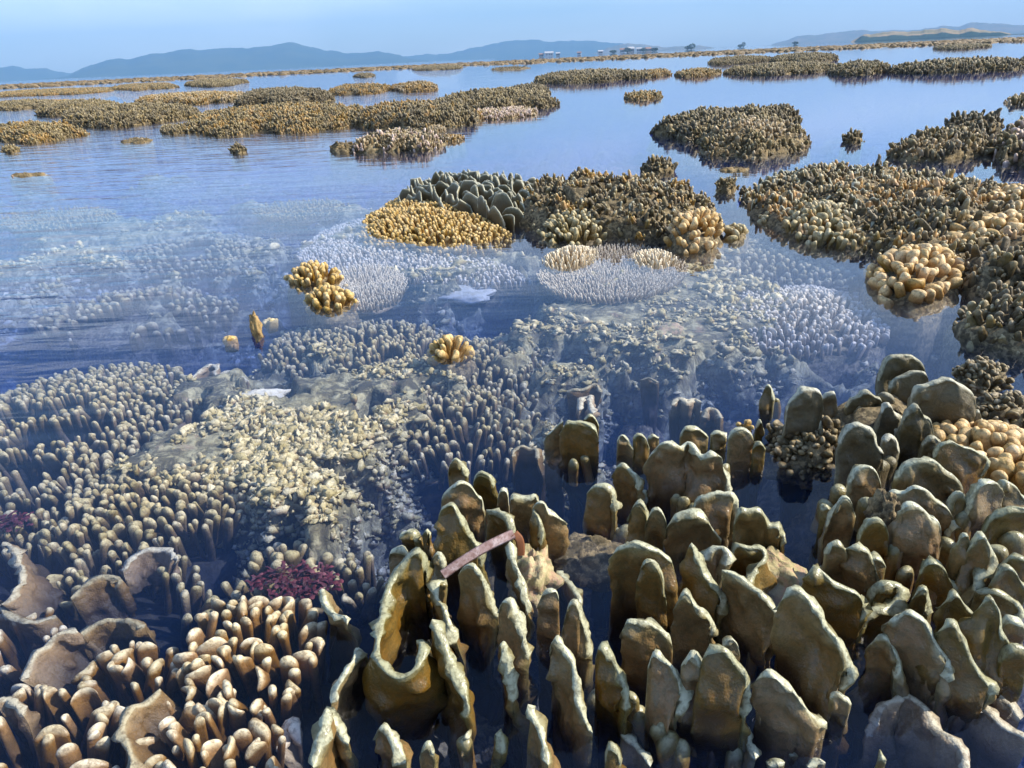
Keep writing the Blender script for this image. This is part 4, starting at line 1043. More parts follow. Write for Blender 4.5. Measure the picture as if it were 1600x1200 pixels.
# ------------------------------------------------------------------ emergent mounds in the middle distance
def small_blades(n, xy, z, hgt, wid, th_, phi, rnd, zlean=0.06, seg_w=9):
    """many little upright plates at once (rounded outline, real thickness)"""
    u = np.linspace(-1, 1, seg_w)
    prof = []                                    # cross-section rows: (height 0..1, side)
    for k in range(6): prof.append((k / 5 * 0.93, 1.0))
    prof += [(0.98, 0.6), (1.0, 0.0), (0.98, -0.6)]
    for k in range(5, -1, -1): prof.append((k / 5 * 0.93, -1.0))
    U, K = np.meshgrid(np.arange(seg_w), np.arange(len(prof)), indexing='ij')
    uu = u[U]; hz = np.array([p[0] for p in prof])[K]; sd = np.array([p[1] for p in prof])[K]
    nb = len(xy)
    top = (1 - 0.55 * np.abs(uu) ** 5)[None] * (1 + 0.22 * vnoise(np.stack([uu[None] * 2.1 + np.arange(nb)[:, None, None] * 5.3, 0 * uu[None] + 0 * np.arange(nb)[:, None, None], 0 * uu[None] + 0 * np.arange(nb)[:, None, None]], -1), 5))
    endw = np.sqrt(np.clip(1 - np.abs(uu) ** 4, 0.02, 1))[None]
    wx = (0.72 + 0.28 * hz)[None]
    x = wid[:, None, None] * uu[None] * wx
    y = th_[:, None, None] * sd[None] * endw * (1.25 - 0.25 * hz[None]) + (wid * rng.normal(0, 0.25, nb))[:, None, None] * (uu[None] ** 2 - 0.3)
    zz = hgt[:, None, None] * hz[None] * top
    c, s = np.cos(phi)[:, None, None], np.sin(phi)[:, None, None]
    lx = rng.normal(0, zlean, nb)[:, None, None] * 3; ly = rng.normal(0, zlean, nb)[:, None, None] * 3
    X = xy[:, 0, None, None] + x * c - y * s + lx * zz * 0.3; Y = xy[:, 1, None, None] + x * s + y * c + ly * zz * 0.3
    V = np.stack([X, Y, z[:, None, None] + zz], -1)
    d = 0.16 * wid.mean()
    V = V + d * np.stack([vnoise(V / (wid.mean() * 0.9) + 7 * k, 33 + k) for k in range(3)], -1)
    edge = np.maximum(np.abs(uu)[None] ** 3, hz[None]) + 0 * zz
    return V.reshape(nb, -1, 3), np.clip((edge - 0.82) / 0.18, 0, 1).reshape(nb, -1), grid_faces(seg_w, len(prof))

def stack4(V, tip, F, rnd):
    nF, k, _ = V.shape
    return V.reshape(-1, 3), [(F[None] + (np.arange(nF) * k)[:, None, None]).reshape(-1, 4)], {'tip': tip.reshape(-1), 'rnd': np.repeat(rnd, k)}

def blade_colony(name, label, poly, z_edge, z_top, step, wid, hgt, thick, mat, phi0=0.5, dphi=0.5, parts=60, group=None, base='rock', pw=1.0, root=None, keep=1.0, cat='coral'):
    pt = Patch(poly, 0.0)
    if root is None: root = thing(name, label, cat, (pt.c[0], pt.c[1], z_edge - 0.05), group)
    xy = pt.sample(step)
    if keep < 1: xy = xy[rng.random(len(xy)) < keep]
    nb = len(xy); rho = pt.rho(xy)
    h = rng.uniform(*hgt, nb)
    zs = z_edge + (z_top - z_edge) * np.clip(1 - rho ** 2, 0, 1) ** pw
    V, tip, F = small_blades(nb, xy, zs - h * 0.75, h, rng.uniform(*wid, nb), rng.uniform(*thick, nb), phi0 + rng.normal(0, dphi, nb), None)
    rnd = np.clip(rng.normal(.5, .2, nb), 0, 1)
    o = np.argsort(np.linalg.norm(np.column_stack([xy, zs]) - CAM, axis=1))
    for i in o[:parts]:
        part('blade', root, V[i], [F], {'tip': tip[i], 'rnd': np.full(len(tip[i]), rnd[i])}, M[mat])
    if len(o) > parts:
        v, f, a = stack4(V[o[parts:]], tip[o[parts:]], F, rnd[o[parts:]])
        q = part('blade_mass', root, v, f, a, M[mat]); q['kind'] = 'stuff'
    if base:
        v, f, a = dome_arrays(pt, z_edge - 0.8 * hgt[0], z_top - 0.8 * hgt[0], rough=step * 0.3, fs=0.6 / step, p=pw, seed=nb)
        part('rock_base', root, v, f, a, M[base])
    return root

def rough_mound(name, label, poly, z_edge, z_top, mats, n_step, r, root_mat='rock', rough=0.04, fs=14, pw=0.6, group=None, cat='reef rock', seg=8, rings=7, res=(56, 22), lump=0.35, tall=(2.0, 4.2)):
    """dead reef rock grown over by several kinds of stubby coral, each kind one part"""
    pt = Patch(poly, 0.0)
    root = thing(name, label, cat, (pt.c[0], pt.c[1], z_edge - 0.05), group)
    v, f, a = dome_arrays(pt, z_edge, z_top, res[0], res[1], rough, fs, p=pw, seed=int(abs(pt.c[0]) * 100) % 97)
    part('rock_body', root, v, f, a, M[root_mat])
    xy = pt.sample(n_step, 0.5, 1.02)
    rho = pt.rho(xy)
    zs = z_edge + (z_top - z_edge) * np.clip(1 - rho ** 2, 0, 1) ** pw
    zs = zs + rough * 1.2 * fbm(np.column_stack([xy, zs]) * fs + 10, 3, int(abs(pt.c[0]) * 100) % 97 + 2) + 0.3 * r[0]
    pick = sstep(-0.5, 0.5, fbm(np.column_stack([xy * 1.3 / n_step / 6, zs * 0]), 3, 12)) * len(mats) * 0.999
    pick = np.clip(pick + rng.normal(0, .35, len(xy)), 0, len(mats) - 0.01).astype(int)
    ax = pt.normal(xy, (z_top - z_edge) * 0.45) + rng.normal(0, .28, (len(xy), 3)) * [1, 1, 0.2]
    for k, mname in enumerate(mats):
        ii = np.where(pick == k)[0]
        if not len(ii): continue
        rb = rng.uniform(*r, len(ii)) * rng.choice([0.7, 1.0, 1.35], len(ii)); ra = rb * rng.uniform(1, 1.9, len(ii)); hh = rb * rng.uniform(*tall, len(ii))
        p = np.column_stack([xy[ii], zs[ii]]) - 0.35 * rb[:, None] * ax[ii] / np.linalg.norm(ax[ii], axis=1)[:, None]
        V, tip, F, F3 = finger_arrays(p, ax[ii], hh, ra, rb, rng.uniform(0, 6.3, len(ii)), rng.normal(0, .2, len(ii)), rng.normal(0, .35, len(ii)), seg, rings, taper=0.38, lump=lump)
        v, f, a = stack(V, tip, F, F3, rng.random(len(ii)))
        q = part('coral_knobs', root, v, f, a, M[mname]); q['kind'] = 'stuff'
    return root

# --- centre mound
finger_colony('finger_coral', 'golden yellow finger coral sloping into the water at the left of the centre mound', 'coral',
              [(566, 352), (585, 325), (640, 300), (700, 320), (760, 345), (800, 372), (770, 384), (700, 386), (630, 380)], -0.02, 0.06, 0.022, (0.0056, 0.0078), (0.05, 0.07), 'finger_gold', flat=(1, 1.4), tilt=1.2, parts=100, pz=0, pw=0.8, lump=0.3)
blade_colony('plate_coral', 'stand of tall thin grey plates crowning the centre mound', [(630, 322), (660, 300), (720, 292), (800, 296), (835, 318), (825, 345), (790, 362), (735, 352), (680, 338)], 0.01, 0.10, 0.072, (0.04, 0.068), (0.08, 0.125), (0.0045, 0.0065), 'plate_grey', phi0=-0.8, dphi=0.3, parts=70, pw=0.7)
rough_mound('reef_rock', 'long crusted ridge of brown rock joining the two ends of the centre mound', [(805, 345), (830, 305), (900, 296), (1000, 300), (1070, 318), (1120, 345), (1110, 372), (1030, 376), (960, 368), (880, 362)], -0.01, 0.10, ['finger_dark', 'finger_olive', 'finger_dark', 'finger_gold'], 0.019, (0.0045, 0.0078), rough=0.06, pw=0.55)
finger_colony('finger_coral', 'olive antler-like finger coral at the front of the centre mound', 'coral', ellipse_px(900, 362, 60, 20), 0.0, 0.075, 0.028, (0.007, 0.010), (0.07, 0.09), 'finger_olive', flat=(1, 1.4), tilt=1.1, parts=100, bend=0.25, pw=0.7)
finger_colony('finger_coral', 'tan bulging finger coral dome at the right end of the centre mound', 'coral', ellipse_px(1085, 378, 48, 20), 0.0, 0.12, 0.032, (0.0085, 0.0115), (0.06, 0.08), 'finger_tan', flat=(1, 1.6), tilt=1.0, parts=100, pw=0.55)
finger_colony('finger_coral', 'little olive knob coral touching the right end of the centre mound', 'coral', ellipse_px(1150, 367, 20, 9), 0.0, 0.045, 0.026, (0.009, 0.013), (0.04, 0.06), 'finger_olive', parts=40, pw=0.6)
finger_colony('staghorn_coral', 'cream spiky coral tuft rising from the left of the white table coral', 'coral', [(846, 412), (860, 398), (890, 388), (925, 390), (932, 402), (915, 414), (880, 420)], 0.0, 0.035, 0.0165, (0.0042, 0.0056), (0.04, 0.055), 'table_tan', flat=(1, 1.15), tilt=0.5, parts=100, curl=0.0, base='rock', pw=0.8, taper=0.4, lump=0.1, seg=8, rings=8)
finger_colony('staghorn_coral', 'cream spiky coral tuft rising from the right of the white table coral', 'coral', [(988, 402), (1000, 392), (1030, 392), (1052, 400), (1055, 412), (1030, 418), (1000, 412)], 0.0, 0.026, 0.0165, (0.0042, 0.0056), (0.04, 0.055), 'table_tan', flat=(1, 1.15), tilt=0.5, parts=100, curl=0.0, base='rock', pw=0.8, taper=0.4, lump=0.1, seg=8, rings=8)

def table_coral(label, cx, cy, rx, ry, z, step, r, h, mat, up=0.55, thick=0.03):
    pt = Patch(ellipse_px(cx, cy, rx, ry, 28), z)
    R = thing('table_coral', label, 'coral', (pt.c[0], pt.c[1], z - 0.2))
    ang = 2.39996; Rm = pt.r.max(); n_ = int(math.pi * (Rm / step) ** 2)
    k = np.arange(n_); rr = np.sqrt((k + 0.5) / n_) ; a = k * ang
    xy = pt.c + np.stack([np.cos(a), np.sin(a)], -1) * (rr * pt.rad((a + math.pi) % (2 * math.pi) - math.pi))[:, None]
    xy = xy + rng.normal(0, step * 0.12, xy.shape)
    d = np.stack([np.cos(a), np.sin(a)], -1) * (rr ** 1.5)[:, None]
    ax = np.column_stack([d * 0.6, np.full(n_, up + 0.45)]) + rng.normal(0, .1, (n_, 3))
    hh = rng.uniform(*h, n_); rb = rng.uniform(*r, n_)
    p = np.column_stack([xy, np.full(n_, z) + 0.006 * rr ** 2 - hh * 0.5])
    V, tip, F, F3 = finger_arrays(p, ax, hh, rb * 1.1, rb, rng.uniform(0, 6, n_), rng.normal(0, .1, n_), np.zeros(n_), 7, 7, taper=0.45, lump=0.1)
    v, f, aa = stack(V, tip, F, F3, np.clip(rng.normal(.5, .15, n_), 0, 1))
    q = part('branchlets', R, v, f, aa, M[mat]); q['kind'] = 'stuff'
    th2 = np.linspace(-math.pi, math.pi, 48, endpoint=False); Rr = pt.rad(th2)
    rows = []
    for q_, zz in ((0.02, -0.012), (0.5, -0.012), (0.96, -0.006), (0.99, -0.016), (0.6, -0.035), (0.15, -0.07), (0.10, -0.25)):
        rows.append(np.column_stack([pt.c[0] + np.cos(th2) * Rr * q_, pt.c[1] + np.sin(th2) * Rr * q_, np.full(48, z + zz)]))
    V = np.stack(rows, 1).reshape(-1, 3)
    part('table_plate', R, V, grid_faces(48, 7, True)[:, ::-1], {'tip': np.full(len(V), .15), 'rnd': np.full(len(V), .5)}, M[mat])
    return R
table_coral('broad white table coral with radiating fringe, just under the surface', 957, 430, 110, 42, -0.030, 0.0128, (0.0034, 0.0044), (0.024, 0.032), 'table')
table_coral('grey-white table coral underwater, right of the two small golden clumps', 568, 452, 62, 34, -0.035, 0.0135, (0.0034, 0.0044), (0.022, 0.03), 'table')
table_coral('half-hidden pale table coral underwater, below the golden slope of the centre mound', 640, 420, 70, 24, -0.06, 0.016, (0.0038, 0.005), (0.04, 0.05), 'table')
rock('white smooth dead coral slab under the milky water', 720, 455, -0.09, (0.10, 0.13, 0.025), 'white_rock', seed=31, rough=0.2, rz=0.9, cat='dead coral', name='dead_coral')
rock('small white dead coral slab below the white table coral', 990, 497, -0.07, (0.08, 0.05, 0.02), 'white_rock', seed=33, rough=0.2, cat='dead coral', name='dead_coral')
rock('orange-pink crusted lump underwater right of the open blue pool', 1040, 527, -0.06, (0.07, 0.05, 0.03), 'orange_crust' if 'orange_crust' in M else 'rubble', seed=35, rough=0.4)

M['stump'] = rock_mat('tan_stump', [(0.40, 0.27, 0.11), (0.52, 0.38, 0.18), (0.26, 0.16, 0.06)], 1.0, 0.6)
# --- golden clumps on their own
finger_colony('finger_coral', 'golden knobby finger coral clump, upper of the two touching clumps', 'coral', ellipse_px(492, 440, 47, 15), -0.01, 0.05, 0.024, (0.0068, 0.009), (0.05, 0.07), 'finger_gold', flat=(1, 1.6), parts=80, pw=0.6)
finger_colony('finger_coral', 'golden knobby finger coral clump, lower of the two touching clumps', 'coral', ellipse_px(517, 475, 44, 14), -0.01, 0.042, 0.023, (0.0068, 0.009), (0.05, 0.07), 'finger_gold', flat=(1, 1.6), parts=80, pw=0.6)
finger_colony('finger_coral', 'small golden finger clump standing amid submerged bead coral', 'coral', ellipse_px(704, 556, 39, 15), -0.015, 0.035, 0.021, (0.006, 0.008), (0.05, 0.07), 'finger_gold', flat=(1, 1.6), parts=80, pw=0.6)
rock('lone narrow tan coral stump standing in blue water at the left', 400, 512, 0.012, (0.014, 0.012, 0.036), 'stump', seed=41, rough=0.3, fs=3.0, cat='coral', name='coral_stump')
finger_colony('finger_coral', 'tiny ochre coral tip barely above water, left of the tan stump', 'coral', ellipse_px(360, 530, 15, 5), -0.004, 0.004, 0.016, (0.008, 0.012), (0.03, 0.04), 'finger_gold', parts=12, base=None)
finger_colony('finger_coral', 'few tiny tan tips breaking the surface, right of the tan stump', 'coral', ellipse_px(424, 502, 14, 5), -0.006, 0.003, 0.018, (0.007, 0.010), (0.03, 0.04), 'finger_olive', parts=12, base=None)

# --- right-hand mound
def mound_blades(root_name, poly, z_edge, z_top, step, wid, hgt, mat, pw, keep):
    R = [o for o in SC.objects if o.get('label') == root_name][0]
    blade_colony('', '', poly, z_edge, z_top, step, wid, hgt, (0.004, 0.007), mat, 0.5, 1.2, parts=40, base=None, pw=pw, root=R, keep=keep)
rough_mound('reef_rock', 'long dark knobbly reef mound running to the right edge', [(1175, 325), (1200, 288), (1290, 268), (1400, 285), (1520, 305), (1640, 330), (1720, 380), (1640, 440), (1500, 430), (1400, 400), (1300, 385), (1230, 362)], -0.01, 0.085, ['finger_dark', 'finger_olive', 'finger_dark', 'finger_olive', 'finger_tan'], 0.0215, (0.0048, 0.0085), rough=0.055, fs=9, pw=0.5, res=(80, 30))
finger_colony('finger_coral', 'big tan lobed coral mound at the near corner of the right-hand reef', 'coral', [(1358, 440), (1375, 415), (1430, 405), (1490, 415), (1510, 445), (1480, 466), (1430, 480), (1385, 468)], 0.0, 0.085, 0.036, (0.0105, 0.015), (0.05, 0.07), 'finger_tan', flat=(1, 2.2), tilt=1.0, parts=100, seg=12, rings=11, pw=0.7)
finger_colony('finger_coral', 'tan lobed coral patch higher up at the right edge of the right-hand reef', 'coral', [(1470, 395), (1520, 372), (1590, 366), (1660, 380), (1650, 410), (1560, 416), (1500, 415)], 0.05, 0.11, 0.042, (0.014, 0.019), (0.06, 0.08), 'finger_tan', flat=(1, 2.0), parts=80, seg=12, rings=11, pw=0.7)
finger_colony('finger_coral', 'ochre lobed coral at the top right of the right-hand reef, cut by the frame', 'coral', [(1545, 350), (1580, 335), (1640, 340), (1680, 360), (1620, 372), (1560, 368)], 0.09, 0.14, 0.04, (0.012, 0.017), (0.06, 0.08), 'finger_tan', flat=(1, 1.8), parts=60, pw=0.7)
finger_colony('finger_coral', 'olive knob coral on the left flank of the right-hand reef', 'coral', [(1215, 350), (1260, 330), (1330, 340), (1370, 372), (1330, 392), (1260, 380)], 0.0, 0.08, 0.034, (0.008, 0.012), (0.06, 0.08), 'finger_olive', flat=(1, 1.8), parts=90, pw=0.6)
finger_colony('finger_coral', 'tiny olive knob coral off the left flank of the right-hand reef', 'coral', ellipse_px(1200, 346, 13, 7), -0.005, 0.035, 0.024, (0.009, 0.012), (0.04, 0.05), 'finger_olive', parts=20, pw=0.6)
rough_mound('reef_rock', 'dark wet rock with knobs at the right edge, between the tan mound and the plates', [(1505, 520), (1530, 490), (1580, 475), (1680, 480), (1700, 540), (1620, 552), (1560, 545)], -0.01, 0.055, ['finger_dark', 'finger_olive', 'finger_dark'], 0.018, (0.005, 0.009), rough=0.03, pw=0.6)
rough_mound('reef_rock', 'dark rock shelf under the tan mound at the right edge', [(1500, 440), (1560, 425), (1660, 430), (1680, 470), (1590, 465), (1530, 462)], 0.0, 0.07, ['finger_dark', 'finger_olive'], 0.02, (0.006, 0.010), rough=0.04, pw=0.6)
finger_colony('finger_coral', 'three small knobs at the water edge left of the dark wet rock', 'coral', ellipse_px(1530, 533, 22, 8), -0.008, 0.018, 0.022, (0.008, 0.011), (0.04, 0.05), 'finger_olive', parts=20, pw=0.6)

mound_blades('long dark knobbly reef mound running to the right edge', [(1180, 322), (1205, 290), (1290, 272), (1400, 287), (1520, 308), (1560, 380), (1420, 385), (1300, 375), (1230, 358)], 0.01, 0.10, 0.06, (0.012, 0.024), (0.04, 0.06), 'plate_grey', 0.5, 0.55)
mound_blades('long crusted ridge of brown rock joining the two ends of the centre mound', [(820, 342), (840, 308), (900, 300), (1000, 304), (1070, 322), (1110, 345), (1100, 368), (1030, 372), (960, 364)], 0.01, 0.11, 0.06, (0.012, 0.022), (0.04, 0.06), 'plate_grey', 0.55, 0.5)

table_coral('wide dim table coral underwater at the left, below the pink-tipped bits', 90, 345, 90, 17, -0.05, 0.034, (0.008, 0.011), (0.03, 0.045), 'finger_blue')
table_coral('dim table coral underwater left of the golden slope of the centre mound', 470, 330, 70, 14, -0.05, 0.034, (0.008, 0.011), (0.03, 0.045), 'finger_blue')
# ------------------------------------------------------------------ islets further out
def islet(label, x0, x1, yf, yb, ytop, mats, kr, step=None, blades=None, name='reef_islet', cat='reef', body='rock_far', slope=-0.047, pw=0.35, group=None, h=None, ragged=0.22, tall=(2.0, 4.0)):
    """x0..x1 and yf..yb: the waterline in photo pixels, front and back; ytop: height of its crest"""
    kr = kr * 0.36
    x0, x1 = x0 - 0.02 * (x1 - x0), x1 + 0.02 * (x1 - x0); yf, yb = yf, yb + 0.15 * (yf - yb)
    if yf < 215: yf -= 0.06 * (yf - yb)
    xm = (x0 + x1) / 2; ym = (yf + yb) / 2
    aa = np.linspace(0, 2 * math.pi, 44, endpoint=False)
    kk = 1 + 0.42 * fbm(np.column_stack([np.cos(aa) * 2.6 + xm * .37, np.sin(aa) * 2.2 + ym * .61, 0 * aa]), 3, 8)
    el = [(xm + (x1 - x0) / 2 * k_ * math.cos(t_), ym + max((yf - yb) / 2, 0.6) * k_ * math.sin(t_) + slope * (x1 - x0) / 2 * k_ * math.cos(t_)) for t_, k_ in zip(aa, kk)]
    if h is None: h = stand(xm, min(ytop, yf - 1), ym)[1]
    if ym < 215: h *= 0.68
    r = rough_mound(name, label, el, -0.02, max(h - 2.4 * kr, 0.25 * h), mats, step or kr * 2.6, (kr * 0.75, kr * 1.25), body, rough=min(0.045, h * 0.5), fs=0.16 / kr, pw=pw, group=group, cat=cat, seg=6, rings=5, res=(60, 16), tall=tall)
    if blades:
        pt = Patch([(xm + (x - xm) * .8, ym + (y - ym) * .8) for x, y in el], 0.0)
        kr = kr * 2.6
        xy = pt.sample(kr * 2.9, 0.4); k = len(xy); rho = pt.rho(xy)
        zs = -0.02 + h * 0.95 * np.clip(1 - rho ** 2, 0, 1) ** pw
        hh = rng.uniform(2.5, 4.5, k) * kr
        V, tip, F = small_blades(k, xy, zs - hh * 0.6, hh, rng.uniform(1.0, 1.8, k) * kr, rng.uniform(.3, .45, k) * kr, rng.uniform(0, 3.1, k), None, seg_w=5)
        v, f, a = stack4(V, tip, F, rng.random(k))
        q = part('plate_blades', r, v, f, a, M[blades]); q['kind'] = 'stuff'
    return r
DK, OL, GO, TN = 'far_dark', 'far_olive', 'far_gold', 'far_tan'
M[DK] = coral_mat(DK, (0.095, 0.07, 0.032), (0.03, 0.021, 0.011), (0.30, 0.24, 0.13), 0.6, 1.0, 0.3, 0.6)
M[OL] = coral_mat(OL, (0.17, 0.12, 0.046), (0.045, 0.031, 0.013), (0.42, 0.33, 0.16), 0.6, 1.0, 0.3, 0.6)
M[GO] = coral_mat(GO, (0.27, 0.15, 0.036), (0.075, 0.04, 0.012), (0.52, 0.35, 0.13), 0.6, 1.0, 0.3, 0.6)
M[TN] = coral_mat(TN, (0.32, 0.22, 0.105), (0.10, 0.065, 0.032), (0.58, 0.46, 0.28), 0.6, 1.0, 0.3, 0.6)
M['far_pink'] = coral_mat('far_pink', (0.44, 0.30, 0.22), (0.18, 0.12, 0.08), (0.66, 0.52, 0.42), 0.4, 1.0, 0.3, 0.6)

# right half of the view
islet('dark plate coral islet with a taller tufted end behind the finger dome', 1030, 1245, 218, 190, 160, [DK, DK, OL], 0.028, blades=DK)
islet('dark bushy tuft rising at the right end of the dark plate islet', 1168, 1246, 205, 188, 152, [DK, DK], 0.026, blades=DK)
islet('rounded brown finger coral dome in front of the dark plate islet', 1100, 1262, 245, 205, 188, [OL, OL, TN], 0.024, pw=0.7, tall=(2, 3.6))
islet('low orange-brown coral skirt at the left foot of the finger dome', 1070, 1120, 222, 208, 204, [GO, TN], 0.022)
islet('dark flat-topped coral head rising above a pale rubble flat at the right', 1480, 1562, 216, 198, 168, [DK, DK], 0.03, pw=0.3)
islet('pale brown rubble flat with ragged edge below the dark coral head', 1400, 1545, 250, 218, 208, [TN, OL, DK], 0.026, pw=0.4)
islet('mixed brown and pink reef patch cut by the right edge', 1550, 1690, 262, 205, 196, [OL, 'far_pink', DK], 0.03, pw=0.5)
islet('brown coral tip peeking in at the right edge', 1575, 1630, 164, 152, 146, [OL, TN], 0.03)
islet('low black-brown islet with jagged top at the far right', 1405, 1596, 114, 104, 88, [DK, DK, OL], 0.05, blades=DK)
islet('domed brown islet left of the jagged far right islet', 1303, 1384, 118, 106, 92, [DK, OL], 0.045)
islet('wide two-tier brown islet in the right middle of the horizon water', 1134, 1306, 117, 105, 96, [DK, OL, OL], 0.045, blades=DK)
islet('narrow tapering brown islet just behind the two-tier islet', 1108, 1200, 100, 93, 86, [OL, DK], 0.05)
islet('dark tuft of coral on the far side of the two-tier islet', 1204, 1306, 100, 91, 79, [DK, OL], 0.05)
islet('small orange-brown islet alone on pale water near the centre right', 1060, 1118, 121, 112, 106, [GO, OL], 0.04)
islet('long dark islet with a pointed middle, centre of the far water', 850, 996, 129, 117, 106, [DK, DK, OL], 0.045, blades=DK)
islet('small tan coral hump touching the right of the pointed dark islet', 996, 1045, 121, 112, 108, [GO, DK], 0.04)
islet('tiny tan islet floating alone below the orange-brown islet', 978, 1031, 157, 148, 141, [OL, GO], 0.03)
islet('thin flat islet on the far right horizon water', 1462, 1540, 77, 72, 69, [OL, DK], 0.07)
islet('small dark coral cluster with a side stub in open blue water', 1003, 1051, 272, 262, 247, [DK, OL], 0.022)
islet('round olive coral knob between the dark cluster and the right-hand reef', 1118, 1148, 301, 291, 280, [OL, OL], 0.018)
islet('row of dark specks of coral just awash', 1122, 1170, 268, 262, 258, [DK], 0.012, step=0.06)
islet('small ragged coral tuft in water left of the pale rubble flat', 1316, 1347, 223, 215, 207, [OL, DK], 0.022)
# left half: a broken reef of separate mounds
islet('golden grassy-looking finger coral hump at the left edge, nearest of the left reef', -30, 128, 222, 200, 186, [GO, OL, OL], 0.024, pw=0.6, tall=(2, 3.6))
islet('golden round hump beside the left edge hump', 108, 168, 196, 184, 172, [GO, GO], 0.026, pw=0.6)
islet('long low brown mound stretching from the golden hump to a gap of water', 100, 300, 198, 172, 158, [OL, DK, DK], 0.030)
islet('ragged dark mound behind the long low brown mound', 70, 185, 182, 166, 152, [DK, OL], 0.032, blades=DK)
islet('widest mound of the left reef, fringed with hanging finger coral', 308, 560, 210, 170, 158, [OL, DK, OL, GO], 0.026, pw=0.5, tall=(2, 3.8))
islet('dark tall stand of blades on the widest mound of the left reef', 368, 520, 168, 150, 130, [DK, DK], 0.034, blades=DK)
islet('reddish brown mound with dark blade clumps at the middle of the left reef', 540, 740, 204, 172, 150, [DK, DK, OL, GO], 0.027, blades=DK)
islet('dark bladed mound with a steep water-side wall', 640, 745, 200, 180, 158, [DK, DK, OL], 0.028, blades=DK)
islet('long brown bank reaching the open water at its right end', 690, 855, 176, 150, 134, [OL, DK, OL, DK], 0.030)
islet('dark pointed tuft at the right tip of the left reef', 800, 856, 152, 140, 128, [DK, DK], 0.032, blades=DK)
islet('pinkish white bleached patch along the right shore of the left reef', 745, 845, 186, 170, 168, ['far_pink', TN], 0.024)
islet('low islet of grey-green blades with pink crust in front of the left reef', 560, 690, 238, 218, 208, [DK, 'far_pink', TN], 0.022, blades=OL)
islet('pale yellow dome coral between the blade islet and the left reef', 668, 694, 209, 199, 194, [TN], 0.018)
islet('thin tan strip of coral trailing right of the blade islet', 686, 722, 222, 215, 212, [TN, GO], 0.016)
islet('small broken coral bits left of the blade islet', 515, 556, 240, 228, 222, [OL, DK], 0.018, step=0.09)
islet('little grey coral clump in the water gap of the left reef', 252, 296, 210, 200, 192, [DK, OL], 0.022)
islet('pair of tiny brown tips in open water at the left', 14, 76, 276, 270, 268, ['far_pink', OL], 0.014, step=0.07)
islet('tiny dark coral clump near the left edge of open water', 4, 30, 239, 232, 229, [OL, DK], 0.018)
islet('single dark coral knob in open water below the widest mound', 362, 382, 240, 232, 226, [DK, OL], 0.016)
islet('small pale islets in a line below the left reef gap', 192, 236, 224, 217, 215, [OL, TN], 0.014, step=0.07)
islet('orange brown flat mound with overhanging table tops', 225, 375, 164, 150, 142, [GO, OL, TN], 0.034, pw=0.3)
islet('golden low islet in the channel behind the dark blade stand', 520, 608, 148, 136, 130, [GO, DK], 0.036)
islet('tan islet with dark cap further right in the channel', 612, 680, 144, 134, 126, [TN, DK, GO], 0.036)
islet('brown islet tapering left behind the golden hump', 186, 272, 141, 133, 129, [OL, GO, DK], 0.042)
islet('dark domed pair of islets near the horizon on the left', 296, 376, 136, 128, 121, [DK, OL], 0.045)
islet('long thin brown reef strip behind the left islets', -20, 175, 150, 141, 139, [OL, DK, GO], 0.040)
islet('low strip of reef at the left below the mountains', -20, 100, 172, 160, 156, [OL, DK], 0.034)
islet('tiny dark islet in the far channel', 555, 582, 122, 117, 114, [DK], 0.05)
islet('flat grey reef bar in the far channel', 655, 720, 110, 105, 101, [OL, DK], 0.06)
islet('pair of dark specks of reef under the village shore', 770, 825, 110, 105, 103, [DK, OL], 0.05, step=0.28)
islet('green topped reef streak at the left under the brown mound', 75, 110, 165, 158, 156, [GO], 0.03)

# ------------------------------------------------------------------ far reef edge: too many heads to count
def reef_edge():
    vs, fs, ts, rn = [], [], [], []
    segs = [(-60, 1660, 75, 150, 6500, 1.2)]
    P = []
    for x0, x1, r0, r1, k, bias in segs:
        a = rng.uniform(x0, x1, k * 3); r = np.exp(rng.uniform(math.log(r0), math.log(r1), k * 3))
        d = FWD + ((a - 800) / FPX)[:, None] * RGT
        az = np.arctan2(d[:, 0], d[:, 1])
        xy = np.column_stack([np.sin(az) * r, np.cos(az) * r])
        m = fbm(np.column_stack([az * 9, np.log(r) * 9, 0 * r + bias * 9]), 3, 77)
        m = m + (0.6 if r0 == 75 else -0.2)
        xy = xy[m > 0.10][:k]
        P.append(xy)
    xy = np.concatenate(P); k = len(xy)
    r = np.hypot(xy[:, 0], xy[:, 1])
    rb = rng.uniform(.05, .13, k) * r / 60; ra = rb * rng.uniform(1.5, 4.5, k); hh = rng.uniform(.04, .16, k) + 0.12
    V, tip, F, F3 = finger_arrays(np.column_stack([xy, np.full(k, -0.12)]), np.tile([0, 0, 1.0], (k, 1)), hh, ra, rb, rng.normal(0, .4, k), np.zeros(k), np.zeros(k), 7, 5, lump=0.5)
    v, f, a = stack(V, tip, F, F3, rng.random(k))
    o = link('far_reef', mesh('far_reef', v, f, a, M['far_reef']))
    tag(o, 'continuous brown strip of exposed reef along the horizon', 'reef', None, 'stuff')
M['far_reef'] = coral_mat('far_reef_heads', (0.15, 0.10, 0.042), (0.06, 0.04, 0.018), (0.26, 0.185, 0.09), 0.3, 1.0, 0.08, 0.7, (0.15, 0.12, 0.06), 0.6)
reef_edge()

